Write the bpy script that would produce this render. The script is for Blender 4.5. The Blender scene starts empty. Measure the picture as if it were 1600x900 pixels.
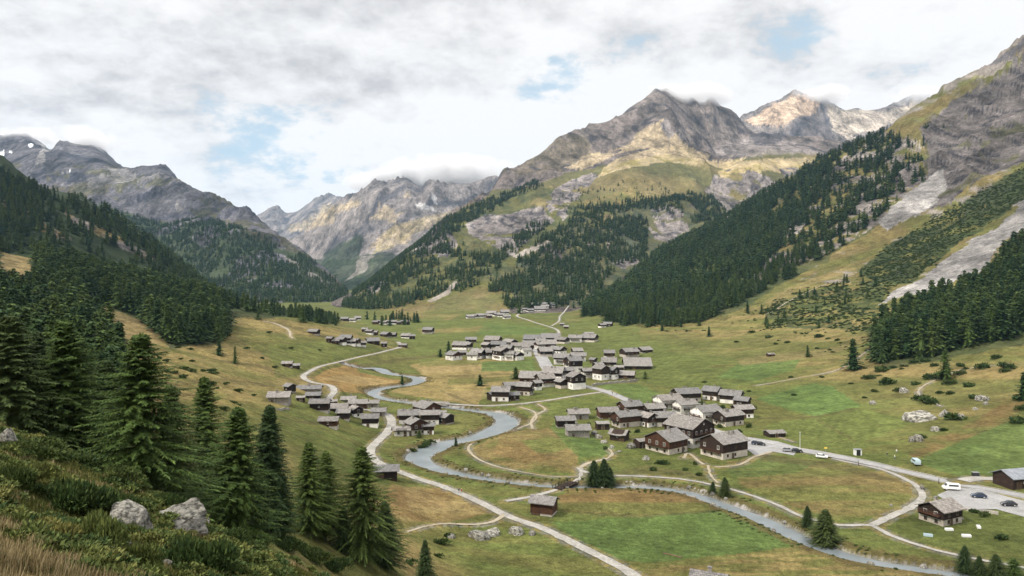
HAZE=2.5e-5; CLD=0.018; EXPO=0.25
import bpy, bmesh, math, random, time
import numpy as np
T0=time.time()
R=math.radians
HC=70.0; F=1155.0; CX=800.0; HY=430.0
C=bpy.context.scene.collection
rng=np.random.default_rng(7); random.seed(7)
def U(px): return (np.asarray(px,dtype=float)-CX)/F
def ZY(y,Y): return HC-(np.asarray(y,dtype=float)-HY)/F*np.asarray(Y,dtype=float)
# ---------------------------------------------------------------- noise
_perm=rng.permutation(256).astype(np.int32); _perm=np.concatenate([_perm,_perm])
_ga=rng.random(256)*2*np.pi; _gx=np.cos(_ga).astype(np.float32); _gy=np.sin(_ga).astype(np.float32)
def perlin(x,y):
    x=np.asarray(x,dtype=np.float64); y=np.asarray(y,dtype=np.float64)
    xf=np.floor(x); yf=np.floor(y)
    xi=xf.astype(np.int64)&255; yi=yf.astype(np.int64)&255
    x=(x-xf).astype(np.float32); y=(y-yf).astype(np.float32)
    u=x*x*x*(x*(x*6-15)+10); v=y*y*y*(y*(y*6-15)+10)
    def g(ix,iy,dx,dy):
        h=_perm[_perm[ix&255]+(iy&255)]
        return _gx[h]*dx+_gy[h]*dy
    a=g(xi,yi,x,y); b=g(xi+1,yi,x-1,y); c=g(xi,yi+1,x,y-1); d=g(xi+1,yi+1,x-1,y-1)
    return (a+(b-a)*u+((c+(d-c)*u)-(a+(b-a)*u))*v)*1.5
def fbm(x,y,o=4,g=.5,s=0):
    r=0;a=1;t=0
    for i in range(o):
        r=r+a*perlin(x*2**i+17.3*i+s,y*2**i-9.1*i+s*1.7); t+=a; a*=g
    return r/t
def ridged(x,y,o=5,g=.55,s=0):
    r=0;a=1;t=0;w=1
    for i in range(o):
        n=1-np.abs(perlin(x*2.03**i+31.7*i+s,y*2.03**i+11.9*i-s))*1.6
        n=np.clip(n,0,1)**2*w; w=np.clip(n*1.6,0,1)
        r=r+a*n; t+=a; a*=g
    return r/t
def sstep(a,b,x):
    t=np.clip((x-a)/(b-a),0,1); return t*t*(3-2*t)
def pchip(xk,yk,x):
    xk=np.asarray(xk,float); yk=np.asarray(yk,float)
    h=np.diff(xk); d=np.diff(yk)/h
    m=np.zeros(len(xk))
    if len(xk)==2: m[:]=d[0]
    else:
        for i in range(1,len(xk)-1):
            if d[i-1]*d[i]>0:
                w1=2*h[i]+h[i-1]; w2=h[i]+2*h[i-1]
                m[i]=(w1+w2)/(w1/d[i-1]+w2/d[i])
        m[0]=d[0]; m[-1]=d[-1]
    x=np.clip(x,xk[0],xk[-1])
    i=np.clip(np.searchsorted(xk,x)-1,0,len(xk)-2)
    t=(x-xk[i])/h[i]
    return ((2*t**3-3*t**2+1)*yk[i]+(t**3-2*t**2+t)*h[i]*m[i]+(-2*t**3+3*t**2)*yk[i+1]+(t**3-t**2)*h[i]*m[i+1])
# ---------------------------------------------------------------- grid: fine near the camera, coarser far away
NU=1350
PXG=np.linspace(-260,1860,NU); UG=U(PXG)
def seg(a,b,r):
    n=max(2,int(math.log(b/a)/math.log(r))); return list(np.geomspace(a,b,n,endpoint=False))
YG=np.array(seg(1.5,20,1.03)+seg(20,60,1.012)+seg(60,160,1.007)+seg(160,900,1.0045)+seg(900,5200,1.0052)+seg(5200,11000,1.008)+[11000.])
NY=len(YG); LYG=np.log(YG)
UU,YY=np.meshgrid(UG,YG); XX=UU*YY
def layer(lines,below=-60,late=None):
    """lines: list of rows; a row = list of (px, Y, v) ; v is an elevation line, ('z',h) a height"""
    K=len(lines); Yk=np.zeros((K,NU)); Zk=np.zeros((K,NU))
    for k,row in enumerate(lines):
        px=[r[0] for r in row]; Yv=[r[1] for r in row]
        Zv=[r[2][1] if isinstance(r[2],tuple) else float(ZY(r[2],r[1])) for r in row]
        Yk[k]=np.exp(pchip(px,np.log(Yv),PXG)); 
        Zk[k]=pchip(px,np.array(Zv)/np.array(Yv),PXG)*Yk[k]
    out=np.full((NY,NU),float(below))
    for j in range(NU):
        yk=Yk[:,j].copy()
        for k in range(1,K):
            if yk[k]<=yk[k-1]*1.01: yk[k]=yk[k-1]*1.01
        m=YG>=yk[0]
        out[m,j]=pchip(np.log(yk),Zk[:,j],np.log(YG[m]))
    return out
def table(px,rows):
    return layer([[(p,Y,('z',z)) for p,z in zip(px,zs)] for Y,zs in rows])
PXA=[-260,0,100,200,300,400,500,600,700,800,1000,1300,1860]
LA=table(PXA,[
 (1.4,[68.3]*13),
 (4,[68.0,67.6,67.4,67.2,67,66.8,66.5,66,65.6,65.3,65,64.5,63]),
 (8,[67.4,66.6,66.3,65.9,65.6,65.2,64.5,63.5,62.6,62,61,60,58]),
 (12,[66.8,65.4,65.1,64.8,64.2,63.5,62.3,60.8,59.4,58.5,57,55,53]),
 (20,[65.9,63.9,63.2,62.6,61.9,61.2,59.4,57,54.5,53,51,49,47]),
 (30,[65.4,63.2,62,61,59.9,58.6,56.6,53,50,47,44,42,40]),
 (36,[65,62.6,61.2,59.6,58.0,56.7,55.0,50,46,43,39,37,36]),
 (60,[58,53,51,49.5,47.5,44.5,40,34,28,24,20,18,16]),
 (120,[47,42,41,40,38,34,29,22,14,9,4,2,1]),
 (200,[52,40.5,37,33,29,23,16,7.5,1.5,0,-1,-1,-1]),
 (350,[68,49,42,35,27.6,18.5,9,-.2,-1,-1,-1,-1,-1]),
 (500,[92,68,56,44,33,22.4,10.7,0.4,-1,-1,-1,-1,-1]),
 (700,[122,91,77,62,47,34,22,6,-2,-2,-2,-2,-2]),
 (900,[115,85,70,55,38,25,12,2,-3,-3,-3,-3,-3]),
 (1200,[60,45,38,25,18,9,3,-3,-5,-5,-5,-5,-5]),
 (1700,[-10]*13)])
LB=layer([
 [(-260,760,('z',40)),(200,800,('z',20)),(420,900,('z',-8)),(1860,1000,('z',-60))],
 [(-260,950,330),(0,950,350),(100,950,375),(200,1000,415),(300,1050,455),(420,1100,('z',-10)),(1860,1100,('z',-60))],
 [(-260,1250,180),(0,1250,246),(40,1250,276),(75,1250,293),(120,1250,304),(170,1250,330),(215,1250,362),(260,1280,398),(300,1300,428),(340,1320,452),(400,1350,480),(1860,1350,('z',-60))],
 [(-260,1900,('z',200)),(0,1900,('z',150)),(400,1900,('z',-20)),(1860,1900,('z',-60))],
 [(-260,2500,('z',-60)),(1860,2500,('z',-60))]])
LC=layer([
 [(-260,1800,('z',-5)),(300,1800,('z',-5)),(480,1850,('z',-3)),(545,1900,('z',-4)),(620,1950,('z',-60)),(1860,1950,('z',-60))],
 [(-260,2400,340),(0,2400,370),(200,2350,410),(300,2250,435),(400,2100,440),(480,2080,452),(540,2100,466),(620,2100,('z',-60)),(1860,2100,('z',-60))],
 [(-260,3100,270),(0,3100,300),(100,3100,305),(200,3000,330),(300,2800,350),(400,2500,385),(460,2350,415),(500,2280,436),(545,2260,460),(620,2260,('z',-60)),(1860,2260,('z',-60))],
 [(-260,4200,212),(-100,4200,206),(0,4200,222),(38,4200,216),(62,4200,224),(80,4200,236),(90,4200,226),(145,4200,228),(165,4150,240),(195,4100,261),(220,4000,263),(245,3900,263),(270,3800,277),(300,3600,299),(340,3400,316),(385,3100,329),(400,3000,343),(430,2850,358),(462,2700,382),(500,2550,408),(525,2450,432),(545,2400,458),(580,2400,478),(620,2400,('z',-60)),(1860,2400,('z',-60))],
 [(-260,5500,('z',500)),(200,5500,('z',400)),(500,3300,('z',-20)),(620,3300,('z',-60)),(1860,3300,('z',-60))],
 [(-260,7000,('z',-60)),(1860,7000,('z',-60))]])
LD=layer([
 [(-260,3300,('z',-5)),(1860,3300,('z',-5))],
 [(-260,4300,440),(450,4300,436),(540,4300,400),(600,4300,380),(700,4500,365),(1860,4500,360)],
 [(-260,6300,400),(400,6300,400),(440,6300,378),(480,6300,360),(530,6300,325),(560,6300,307),(590,6300,296),(612,6300,294),(634,6300,286),(655,6300,294),(672,6300,277),(700,6300,279),(740,6300,281),(768,6300,280),(800,6300,290),(900,6500,300),(1860,6500,330)],
 [(-260,7300,('z',200)),(1860,7300,('z',200))]])
LD2=layer([
 [(-260,7500,430),(1860,7500,430)],
 [(-260,9800,370),(380,9800,345),(405,9800,330),(426,9800,325),(445,9800,333),(462,9800,327),(490,9800,311),(520,9800,308),(545,9800,316),(600,9800,330),(1860,9800,340)],
 [(-260,10800,('z',300)),(1860,10800,('z',300))]])
LE=layer([
 [(-260,1700,('z',-60)),(430,1700,('z',-60)),(500,1560,('z',-4)),(560,1480,('z',-3)),(640,1380,('z',-3)),(800,1200,('z',-2)),(930,1250,('z',-2)),(1100,1400,('z',-5)),(1860,1700,('z',-5))],
 [(-260,1800,('z',-60)),(430,1800,('z',-60)),(500,1700,482),(560,1640,472),(640,1560,463),(700,1480,462),(800,1450,458),(900,1500,446),(1000,1620,430),(1100,1750,400),(1860,2000,380)],
 [(-260,1900,('z',-60)),(430,1900,('z',-60)),(500,1790,482),(530,1770,470),(560,1760,458),(640,1800,418),(700,1880,390),(800,1980,365),(900,2120,340),(960,2180,332),(1040,2300,326),(1100,2400,320),(1200,2600,310),(1860,2800,290)],
 [(-260,2000,('z',-60)),(430,2000,('z',-60)),(500,1900,482),(530,1900,466),(560,1930,452),(640,2050,388),(700,2200,347),(770,2500,314),(850,2750,285),(950,2900,262),(1020,3000,240),(1060,3050,238),(1100,3050,248),(1130,3050,262),(1160,3100,250),(1200,3150,238),(1240,3200,240),(1290,3200,252),(1400,3300,280),(1860,3300,300)],
 [(-260,2100,('z',-60)),(430,2100,('z',-60)),(500,1990,484),(560,2000,455),(640,2200,386),(700,2400,342),(770,2750,296),(850,3150,256),(950,3350,228),(1040,3450,206),(1100,3650,222),(1150,3750,222),(1200,3800,218),(1300,3900,222),(1400,4000,255),(1860,4000,300)],
 [(-260,2250,('z',-60)),(430,2250,('z',-60)),(500,2060,486),(520,2060,479),(560,2100,456),(640,2300,385),(700,2550,340),(740,2750,312),(770,3000,289),(785,3100,272),(800,3200,262),(850,3450,234),(875,3550,214),(905,3650,204),(935,3800,194),(965,3900,184),(985,4000,168),(1005,4100,156),(1025,4200,147),(1040,4200,143),(1055,4200,150),(1080,4200,158),(1100,4200,158),(1112,4200,152),(1125,4250,166),(1142,4250,172),(1160,4300,196),(1190,4350,212),(1300,4350,220),(1400,4400,255),(1860,4400,300)],
 [(-260,3000,('z',-60)),(430,3000,('z',-60)),(520,2800,('z',-60)),(640,3300,('z',60)),(800,4300,('z',300)),(1040,5200,('z',500)),(1860,5200,('z',300))],
 [(-260,6000,('z',-60)),(1860,6000,('z',-60))]])
LF=layer([
 [(-260,4500,('z',-60)),(1050,4500,('z',-60)),(1150,4600,225),(1200,4600,230),(1300,4600,245),(1860,4600,280)],
 [(-260,5000,('z',-60)),(1050,5000,('z',-60)),(1150,5000,205),(1200,5000,205),(1300,5000,215),(1400,5000,215),(1860,5000,240)],
 [(-260,5600,('z',-60)),(1050,5600,('z',-60)),(1150,5600,190),(1175,5600,176),(1200,5600,160),(1225,5600,150),(1245,5600,142),(1262,5600,148),(1285,5600,152),(1300,5600,164),(1318,5600,169),(1340,5600,165),(1352,5600,169),(1380,5600,168),(1405,5600,160),(1425,5600,152),(1450,5600,150),(1500,5600,158),(1860,5600,150)],
 [(-260,6800,('z',-60)),(1860,6800,('z',300))]])
PXGr=[-260,700,850,900,950,1050,1150,1300,1450,1600,1860]
def g(Y,ys): return [(p,Y,y) for p,y in zip(PXGr,ys)]
n_=('z',-60); m_=('z',-3)
LG=layer([
 g(150,[n_,n_,m_,m_,m_,m_,m_,m_,m_,m_,('z',2)]),
 g(250,[n_,n_,m_,m_,m_,m_,m_,m_,('z',.5),746,700]),
 g(350,[n_,n_,m_,m_,m_,m_,m_,658,643,620,560]),
 g(500,[n_,n_,m_,m_,m_,('z',0),588,572,545,510,430]),
 g(700,[n_,n_,m_,m_,('z',-1),542,533,508,468,410,300]),
 g(1000,[n_,n_,('z',-2),510,506,487,464,424,372,292,150]),
 g(1400,[n_,n_,488,480,462,425,385,322,252,172,20]),
 [(-260,1800,n_),(700,1800,n_),(850,1800,('z',-8)),(900,1850,470),(930,1880,460),(1000,1900,412),(1050,1900,385),(1100,1900,362),(1130,1900,345),(1150,1900,332),(1200,1900,300),(1250,1900,272),(1300,1900,245),(1350,1900,220),(1375,1900,212),(1400,1900,192),(1450,1900,162),(1480,1900,142),(1520,1900,118),(1550,1900,104),(1572,1900,85),(1600,1900,66),(1700,1900,20),(1860,1900,-60)],
 [(-260,2500,n_),(850,2500,n_),(1000,2500,('z',0)),(1300,2500,('z',200)),(1600,2600,('z',500)),(1860,2600,('z',800))],
 [(-260,3600,n_),(1000,3600,n_),(1860,3600,('z',100))]])
# ---- relief
def relief(L,s,ang,lx,ly,amp,oct_=6,seed=0,up=1.0):
    a=R(ang); p=(XX*math.cos(a)+YY*math.sin(a)); q=(-XX*math.sin(a)+YY*math.cos(a))
    wx=fbm(XX/s*.6,YY/s*.6,2,s=seed+3)*s*.35
    n=ridged((p+wx)/(lx),(q+wx*.7)/(ly),oct_,.63,seed)-.42
    hgt=sstep(10,260,L)
    return L+n*amp*hgt*up
def crag(L,px,Y,rp,rY,h,rot=0):
    x0=U(px)*Y; dx=XX-x0; dy=YY-Y
    a=R(rot); p=dx*math.cos(a)+dy*math.sin(a); q=-dx*math.sin(a)+dy*math.cos(a)
    r=np.sqrt((p/rp)**2+(q/rY)**2)
    return L+h*np.clip(1-r,0,1)*(L>0)
LB=relief(LB,300,-30,140,260,20,5,4)
LC=crag(LC,215,3300,420,500,60,40); LC=crag(LC,330,2600,260,420,60,30); LC=crag(LC,90,3500,420,400,50)
LC=relief(LC,700,-35,380,720,64,8,11)
LD=crag(LD,635,5300,420,700,120,15); LD=crag(LD,560,5300,300,900,90,30)
LD=relief(LD,900,-20,520,1100,105,7,23)
LD2=relief(LD2,1100,-20,700,900,130,6,29)
LE=crag(LE,1045,3500,130,200,100); LE=crag(LE,1085,3560,90,160,60)
LE=crag(LE,1050,2250,160,170,45); LE=crag(LE,1165,2850,230,260,60)
LE=relief(LE,500,18,300,620,46,7,37)
LF=crag(LF,1270,4900,300,480,190,25)
LF=relief(LF,600,10,380,620,62,7,41)
rockG=sstep(1340,1480,PXG)[None,:]*sstep(900,1300,YY)
LG=relief(LG,260,-62,140,380,15,6,53)
LG=LG+rockG*(ridged(XX/150+YY/330,YY/140,6,.6,61)-.4)*34*(1-.75*sstep(1700,1880,YY))
LA=LA+(fbm(XX/60,YY/60,3,s=5)*2.2)*sstep(100,220,YY)*sstep(4,25,LA)+fbm(XX/14,YY/14,3,s=8)*.5*sstep(2,12,LA)*sstep(40,80,YY)
LA=LA+(ridged(XX/75+YY/160,YY/17+XX/90,3,.55,6)-.35)*2.0*sstep(6,25,LA)*sstep(120,220,YY)
LA=LA+(fbm(XX/5,YY/5,3,s=2)*.5+fbm(XX/1.2,YY/1.2,3,s=2)*.12)*(1-sstep(40,70,YY))*sstep(6,12,YY)
LG=LG+(ridged(XX/60+YY/90,YY/22-XX/60,3,.55,16)-.35)*2.4*sstep(6,25,LG)*sstep(200,420,YY)*(1-sstep(900,1400,YY))
LG=LG+fbm(XX/50,YY/50,4,s=15)*3.2*sstep(2,20,LG)*sstep(200,420,YY)
LV=0.35*fbm(XX/45,YY/45,3,s=1)+ .0*YY
LV=LV+sstep(900,1500,YY)*sstep(620,760,PXG)[None,:]*14*(YY-900)/600*(YY<1600)
# round field mound on the river peninsula, and hummocks
def mound(px,y,rx,ry,h):
    Y0=HC*F/(y-HY); x0=U(px)*Y0
    return h*np.exp(-(((XX-x0)/rx)**2+((YY-Y0)/ry)**2)**1.5)
LV=LV+mound(835,700,24,26,2.2)+mound(1130,742,26,5,1.0)+mound(1300,760,30,16,1.2)
Ls=[LV,LA,LB,LC,LD,LD2,LE,LF,LG]
Z=LV.copy(); ID=np.zeros((NY,NU),np.int8)
for i,L in enumerate(Ls[1:],1):
    k=np.clip(YY*.006,0.4,9)
    ID[L>Z]=i
    h=np.clip(.5+.5*(L-Z)/k,0,1)
    Z=np.where(L-Z>k,L,np.where(Z-L>k,Z,Z+(L-Z)*h+k*h*(1-h)*.5))
def near_first(px,y,zmin=8.):
    """distance at which the sight line through a picture point first meets the terrain"""
    j=int(round((px-PXG[0])/(PXG[1]-PXG[0]))); j=min(max(j,0),NU-1)
    yi=HY+(HC-Z[:,j])*F/YG
    m=np.where((yi<=y)&(YG>zmin))[0]
    if len(m)==0: return YG[-1]
    i=m[0]
    if i==0: return YG[0]
    t=(yi[i-1]-y)/max(yi[i-1]-yi[i],1e-6); t=min(max(t,0),1)
    return YG[i-1]+(YG[i]-YG[i-1])*t
def hz(x,Y,G=None):
    G=Z if G is None else G
    x=np.asarray(x,float); Y=np.asarray(Y,float)
    fu=np.clip((x/Y-UG[0])/(UG[1]-UG[0]),0,NU-1.001); j=fu.astype(int); fu-=j
    i=np.clip(np.searchsorted(YG,Y)-1,0,NY-2); t=np.clip((Y-YG[i])/(YG[i+1]-YG[i]),0,1)
    return (G[i,j]*(1-fu)+G[i,j+1]*fu)*(1-t)+(G[i+1,j]*(1-fu)+G[i+1,j+1]*fu)*t
def pick(px,y,zmin=8.):
    Y=near_first(px,y,zmin); return (float(U(px))*Y,Y)
def curve(pts,zmin=40.,step=2.5,ws=None):
    P=[pick(p[0],p[1],zmin) for p in pts]; n=len(P)
    W=[p[2] if len(p)>2 else 0 for p in pts]
    out=[];wo=[]
    for i in range(n-1):
        p0=np.array(P[max(i-1,0)]);p1=np.array(P[i]);p2=np.array(P[i+1]);p3=np.array(P[min(i+2,n-1)])
        L=np.linalg.norm(p2-p1); k=max(2,int(L/step))
        # centripetal-like tangents
        d0=max(np.linalg.norm(p1-p0),1e-3);d2=max(np.linalg.norm(p3-p2),1e-3)
        m1=(p2-p1)*.5+(p1-p0)*(L/d0)*.5 if i>0 else (p2-p1)
        m2=(p2-p1)*.5+(p3-p2)*(L/d2)*.5 if i<n-2 else (p2-p1)
        for s in range(k):
            t=s/k; h=((2*t**3-3*t**2+1)*p1+(t**3-2*t**2+t)*m1+(-2*t**3+3*t**2)*p2+(t**3-t**2)*m2)
            out.append(h); wo.append(W[i]*(1-t)+W[i+1]*t)
    out.append(np.array(P[-1])); wo.append(W[-1])
    return np.array(out),np.array(wo)
RIVER=[(540,569,6.2),(560,573,6.9),(585,576,6.2),(612,584,6.2),(640,587,6.9),(655,592,8.3),(638,600,8.3),(600,605,8.3),(580,611,7.6),(602,622,6.2),(650,629,6.2),(700,635,6.2),(740,640,6.2),(775,645,9.6),(792,656,11.0),(775,670,11.7),(738,683,11.0),(700,690,10.3),(672,700,11.7),(652,712,10.3),(668,724,7.6),(700,734,6.2),(745,743,4.8),(800,751,4.1),(860,757,3.8),(940,758,3.8),(1020,759,4.1),(1080,768,4.8),(1130,785,5.5),(1200,812,6.2),(1260,841,6.2),(1330,866,5.5),(1400,880,4.8),(1490,893,4.8),(1640,925,4.8),(1900,990,4.8)]
ROADS={
 'main_road':('asphalt',[(836,545,6.19),(848,566,7.43),(865,585,6.19),(900,600,5.57),(945,612,5.57),(975,624,5.57),(1010,638,5.57),(1060,655,5.57),(1110,672,5.57),(1165,688,5.57),(1220,699,6.50),(1280,709,5.88),(1350,723,4.95),(1420,738,4.64),(1500,756,4.64),(1560,768,4.64),(1620,781,4.64),(1850,830,4.95)]),
 'valley_road':('gravel',[(622,534,3.72),(627,541,3.72),(600,549,3.10),(556,559,3.10),(505,571,3.10),(482,582,3.10),(474,588,3.10),(488,596,3.10),(515,604,3.10),(522,612,3.72),(520,625,3.10),(560,640,3.10),(600,648,3.72),(612,660,4.33),(605,675,4.02),(588,692,3.72),(578,706,3.72),(592,722,3.10),(640,743,2.79),(700,764,2.79),(745,783,2.85),(790,806,2.85),(850,828,2.85),(915,860,2.85),(965,885,2.85),(1030,925,2.85)]),
 'river_road':('gravel',[(655,630,3.10),(700,632,3.10),(752,635,2.79),(800,633,2.48),(850,627,2.48),(900,619,2.48),(955,611,2.48)]),
 'riverside_track':('gravel',[(790,783,1.86),(830,775,1.86),(870,764,1.86),(892,756,1.86),(905,746,1.98),(908,736,2.11),(905,729,1.98)]),
 'east_track':('gravel',[(906,735,2.48),(935,742,1.61),(1000,744,1.49),(1060,748,1.49),(1110,757,1.49),(1160,769,1.49),(1210,787,1.49),(1260,809,1.55),(1310,820,1.55),(1362,821,1.86),(1388,835,1.74),(1440,853,1.49),(1500,868,1.49),(1570,882,1.36),(1700,905,1.24)]),
 'loop_track':('gravel',[(1364,820,2.48),(1395,805,2.48),(1425,792,2.48),(1441,776,2.23),(1432,758,1.98),(1405,744,1.86),(1370,732,1.86),(1330,723,1.86),(1300,716,1.86)]),
 'meadow_path':('path',[(905,731,1.86),(922,722,1.86),(945,718,1.24),(957,709,0.99),(950,700,0.87)]),
 'peninsula_path':('path',[(812,636,1.49),(832,642,1.24),(838,652,0.99),(828,662,0.99),(790,674,0.93),(745,686,0.93),(732,697,0.99),(740,712,1.12),(770,727,0.93),(820,738,0.74),(870,745,0.68),(903,744,0.74)]),
 'field_path':('path',[(840,631,1.24),(852,640,1.24),(838,648,1.24),(830,660,1.24),(832,670,1.24)]),
 'house_path':('path',[(1068,716,1.24),(1075,708,1.24),(1110,729,1.24),(1150,727,1.24),(1178,714,1.24),(1205,706,1.24)]),
 'stair_path':('path',[(1106,728,0.93),(1112,742,0.81),(1122,755,0.74)]),
 'farm_track':('path',[(630,822,0.99),(690,823,0.99),(755,822,1.24),(775,815,1.49),(788,804,1.86)]),
 'hill_path':('path',[(405,499,1.86),(428,506,1.86),(452,516,1.86),(454,525,1.86),(458,530,1.24)]),
 'upper_road':('gravel',[(862,545,2.48),(873,524,3.10),(870,515,3.10),(850,508,3.10),(825,500,3.10),(808,494,3.72),(815,486,3.10)]),
 'upper_track':('gravel',[(862,509,2.48),(873,502,2.48),(875,494,2.48),(884,484,2.48),(890,476,2.48)]),
 'shoulder_path':('path',[(1600,566,0.74),(1550,572,0.74),(1500,578,0.81),(1465,592,0.87),(1437,608,0.99),(1440,622,0.87),(1470,634,0.87)]),
 'slope_path':('path',[(1180,603,0.99),(1240,592,0.99),(1300,580,0.93),(1345,556,0.93),(1390,520,0.93)]),
 'terrace_path':('path',[(1200,490,1.49),(1250,462,1.49),(1300,440,1.49),(1340,425,1.49)]),
 'driveway':('gravel',[(1505,752,4.33),(1520,748,4.95),(1560,748,3.72),(1600,752,3.72)]),
 'yard_path':('path',[(1200,672,0.93),(1215,682,0.93),(1240,690,0.87)]),
}
CURV={'river':curve(RIVER)}
for k,(m,p) in ROADS.items():
    CURV[k]=curve(p)
def dist_to(P,W,reach):
    """signed distance to a ribbon's edge, only near it"""
    D=np.full((NY,NU),1e3); 
    for s in range(0,len(P)-1,1):
        a=P[s];b=P[s+1]
        y0=min(a[1],b[1])-reach-W[s]; y1=max(a[1],b[1])+reach+W[s]
        i0=max(np.searchsorted(YG,y0)-1,0); i1=min(np.searchsorted(YG,y1)+1,NY)
        if i1<=i0: continue
        x0=min(a[0],b[0])-reach-W[s]; x1=max(a[0],b[0])+reach+W[s]
        ys=max(y0,2.);ye=max(y1,2.)
        ua=min(x0/ys,x0/ye); ub=max(x1/ys,x1/ye)
        j0=max(int((ua-UG[0])/(UG[1]-UG[0]))-1,0); j1=min(int((ub-UG[0])/(UG[1]-UG[0]))+2,NU)
        if j1<=j0: continue
        x=XX[i0:i1,j0:j1];y=YY[i0:i1,j0:j1]
        d=b-a; L=max(d@d,1e-9); t=np.clip(((x-a[0])*d[0]+(y-a[1])*d[1])/L,0,1)
        q=np.hypot(x-a[0]-t*d[0],y-a[1]-t*d[1])-(W[s]*(1-t)+W[s+1]*t)/2
        D[i0:i1,j0:j1]=np.minimum(D[i0:i1,j0:j1],q)
    return D
DR=dist_to(*CURV['river'],12)
bank=fbm(XX/7,YY/7,2,s=77)*1.2
# river bed: bank slopes down to a bed 1.8 m below the meadows
Z=Z-1.8*(1-sstep(-1.5,1.6,DR+bank*.4))
DROAD=np.full((NY,NU),1e3); ROADC={}
Z0=Z.copy()
for k,(m,p) in ROADS.items():
    P,W=CURV[k]
    zz=hz(P[:,0],P[:,1],Z0)
    n=7; pad=np.pad(zz,(n,n),'edge'); zz=np.convolve(pad,np.ones(2*n+1)/(2*n+1),'valid')
    if k in('main_road','valley_road','river_road'): zz=np.maximum(zz,0.25)
    ROADC[k]=zz
    D=dist_to(P,W,8)
    near=D<6
    ii,jj=np.where(near)
    # nearest centre point height
    x=XX[ii,jj];y=YY[ii,jj]; best=np.full(len(x),1e9); zb=np.zeros(len(x))
    for s in range(0,len(P)):
        d=(x-P[s,0])**2+(y-P[s,1])**2; mm=d<best; best[mm]=d[mm]; zb[mm]=zz[s]
    w=1-sstep(0.6,5,D[ii,jj])
    rv=(DR[ii,jj]<3.0)
    w=np.where(rv,0,w)
    Z[ii,jj]=Z[ii,jj]*(1-w)+(zb-.12)*w
    DROAD=np.minimum(DROAD,D)
print('terrain',time.time()-T0)
PXX=np.broadcast_to(PXG[None,:],(NY,NU)); YIM=HY+(HC-Z)*F/YY
# ---------------------------------------------------------------- ground cover: what grows or lies where
def inpoly(poly,px,y,warp=True):
    x0=min(p[0] for p in poly)-20;x1=max(p[0] for p in poly)+20;y0=min(p[1] for p in poly)-20;y1=max(p[1] for p in poly)+20
    m=(px>x0)&(px<x1)&(y>y0)&(y<y1); out=np.zeros(px.shape,bool)
    X=px[m];Yv=y[m];r=np.zeros(X.shape,bool);n=len(poly)
    for i in range(n):
        ax,ay=poly[i];bx,by=poly[(i+1)%n]
        if ay==by: continue
        c=((ay>Yv)!=(by>Yv)); xi=(bx-ax)*(Yv-ay)/(by-ay)+ax
        r^=c&(X<xi)
    out[m]=r; return out
# jagged edges: shift the lookup by noise that lives on the ground
nsc=np.clip(YY*.06,2,300)
lv=np.floor(np.log2(np.clip(YY,8,9000)))
YS=np.where(YY<900,YY,900+(YY-900)*.38)
def gnoise(div,o,s):
    """noise whose grain grows with distance in octave steps, blended"""
    l=np.log2(np.clip(YY,8,9000)); a=np.floor(l); t=l-a
    A=2**a/div;B=2**(a+1)/div
    zz=Z*.9
    n1=fbm((XX+zz*.35)/A,(YS+zz*.7)/A,o,s=s); n2=fbm((XX+zz*.35)/B,(YS+zz*.7)/B,o,s=s+5)
    return n1*(1-t)+n2*t
g1=gnoise(14,4,3); g2=gnoise(14,4,91); g3=gnoise(50,4,31); g4=gnoise(5,3,57)
QX=PXX+g1*16; QY=YIM+g2*11
SX=PXX+g3*4; SY=YIM+gnoise(60,3,12)*2.5      # nearly straight edges, mown fields
def inp(poly): return inpoly(poly,QX,QY)
def ins(poly): return inpoly(poly,SX,SY)
col=np.zeros((NY,NU,3),np.float32); rock=np.zeros((NY,NU),np.float32)
green=np.array([.080,.094,.027]); bright=np.array([.070,.104,.030]); olive=np.array([.090,.090,.029]); tan=np.array([.165,.125,.052])
straw=np.array([.225,.17,.08]); brown=np.array([.12,.08,.034]); rk=np.array([.135,.119,.112]); rkd=np.array([.058,.054,.058]); rkl=np.array([.215,.19,.17])
scr=np.array([.235,.222,.21]); ffl=np.array([.020,.028,.013]); ygr=np.array([.19,.155,.06]); sand_and_sun=np.array([.36,.285,.175]); shr=np.array([.020,.028,.011])  # sandy tone also stands for sunlight painted on the main mountain
def put(m,c,a=1.0):
    m=np.asarray(m,bool); c=np.asarray(c,np.float32)
    if c.ndim==3: c=c[m]
    col[m]=col[m]*(1-a)+c*a
def rset(m,v,a=1.0):
    m=np.asarray(m,bool); rock[m]=rock[m]*(1-a)+v*a
one=np.ones((NY,NU))
def mixn(a,b,n,lo=-.2,hi=.2): 
    t=sstep(lo,hi,n)[...,None]; return a*(1-t)+b*t
stripe=fbm(XX/90+3,YY/14,3,s=44); big=fbm(XX/120,YY/80,3,s=66)
# valley floor
base=mixn(green,olive,stripe+big*.7,-.25,.3)
col[:]=base
sl=(ID==1)|(ID==8)
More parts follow.
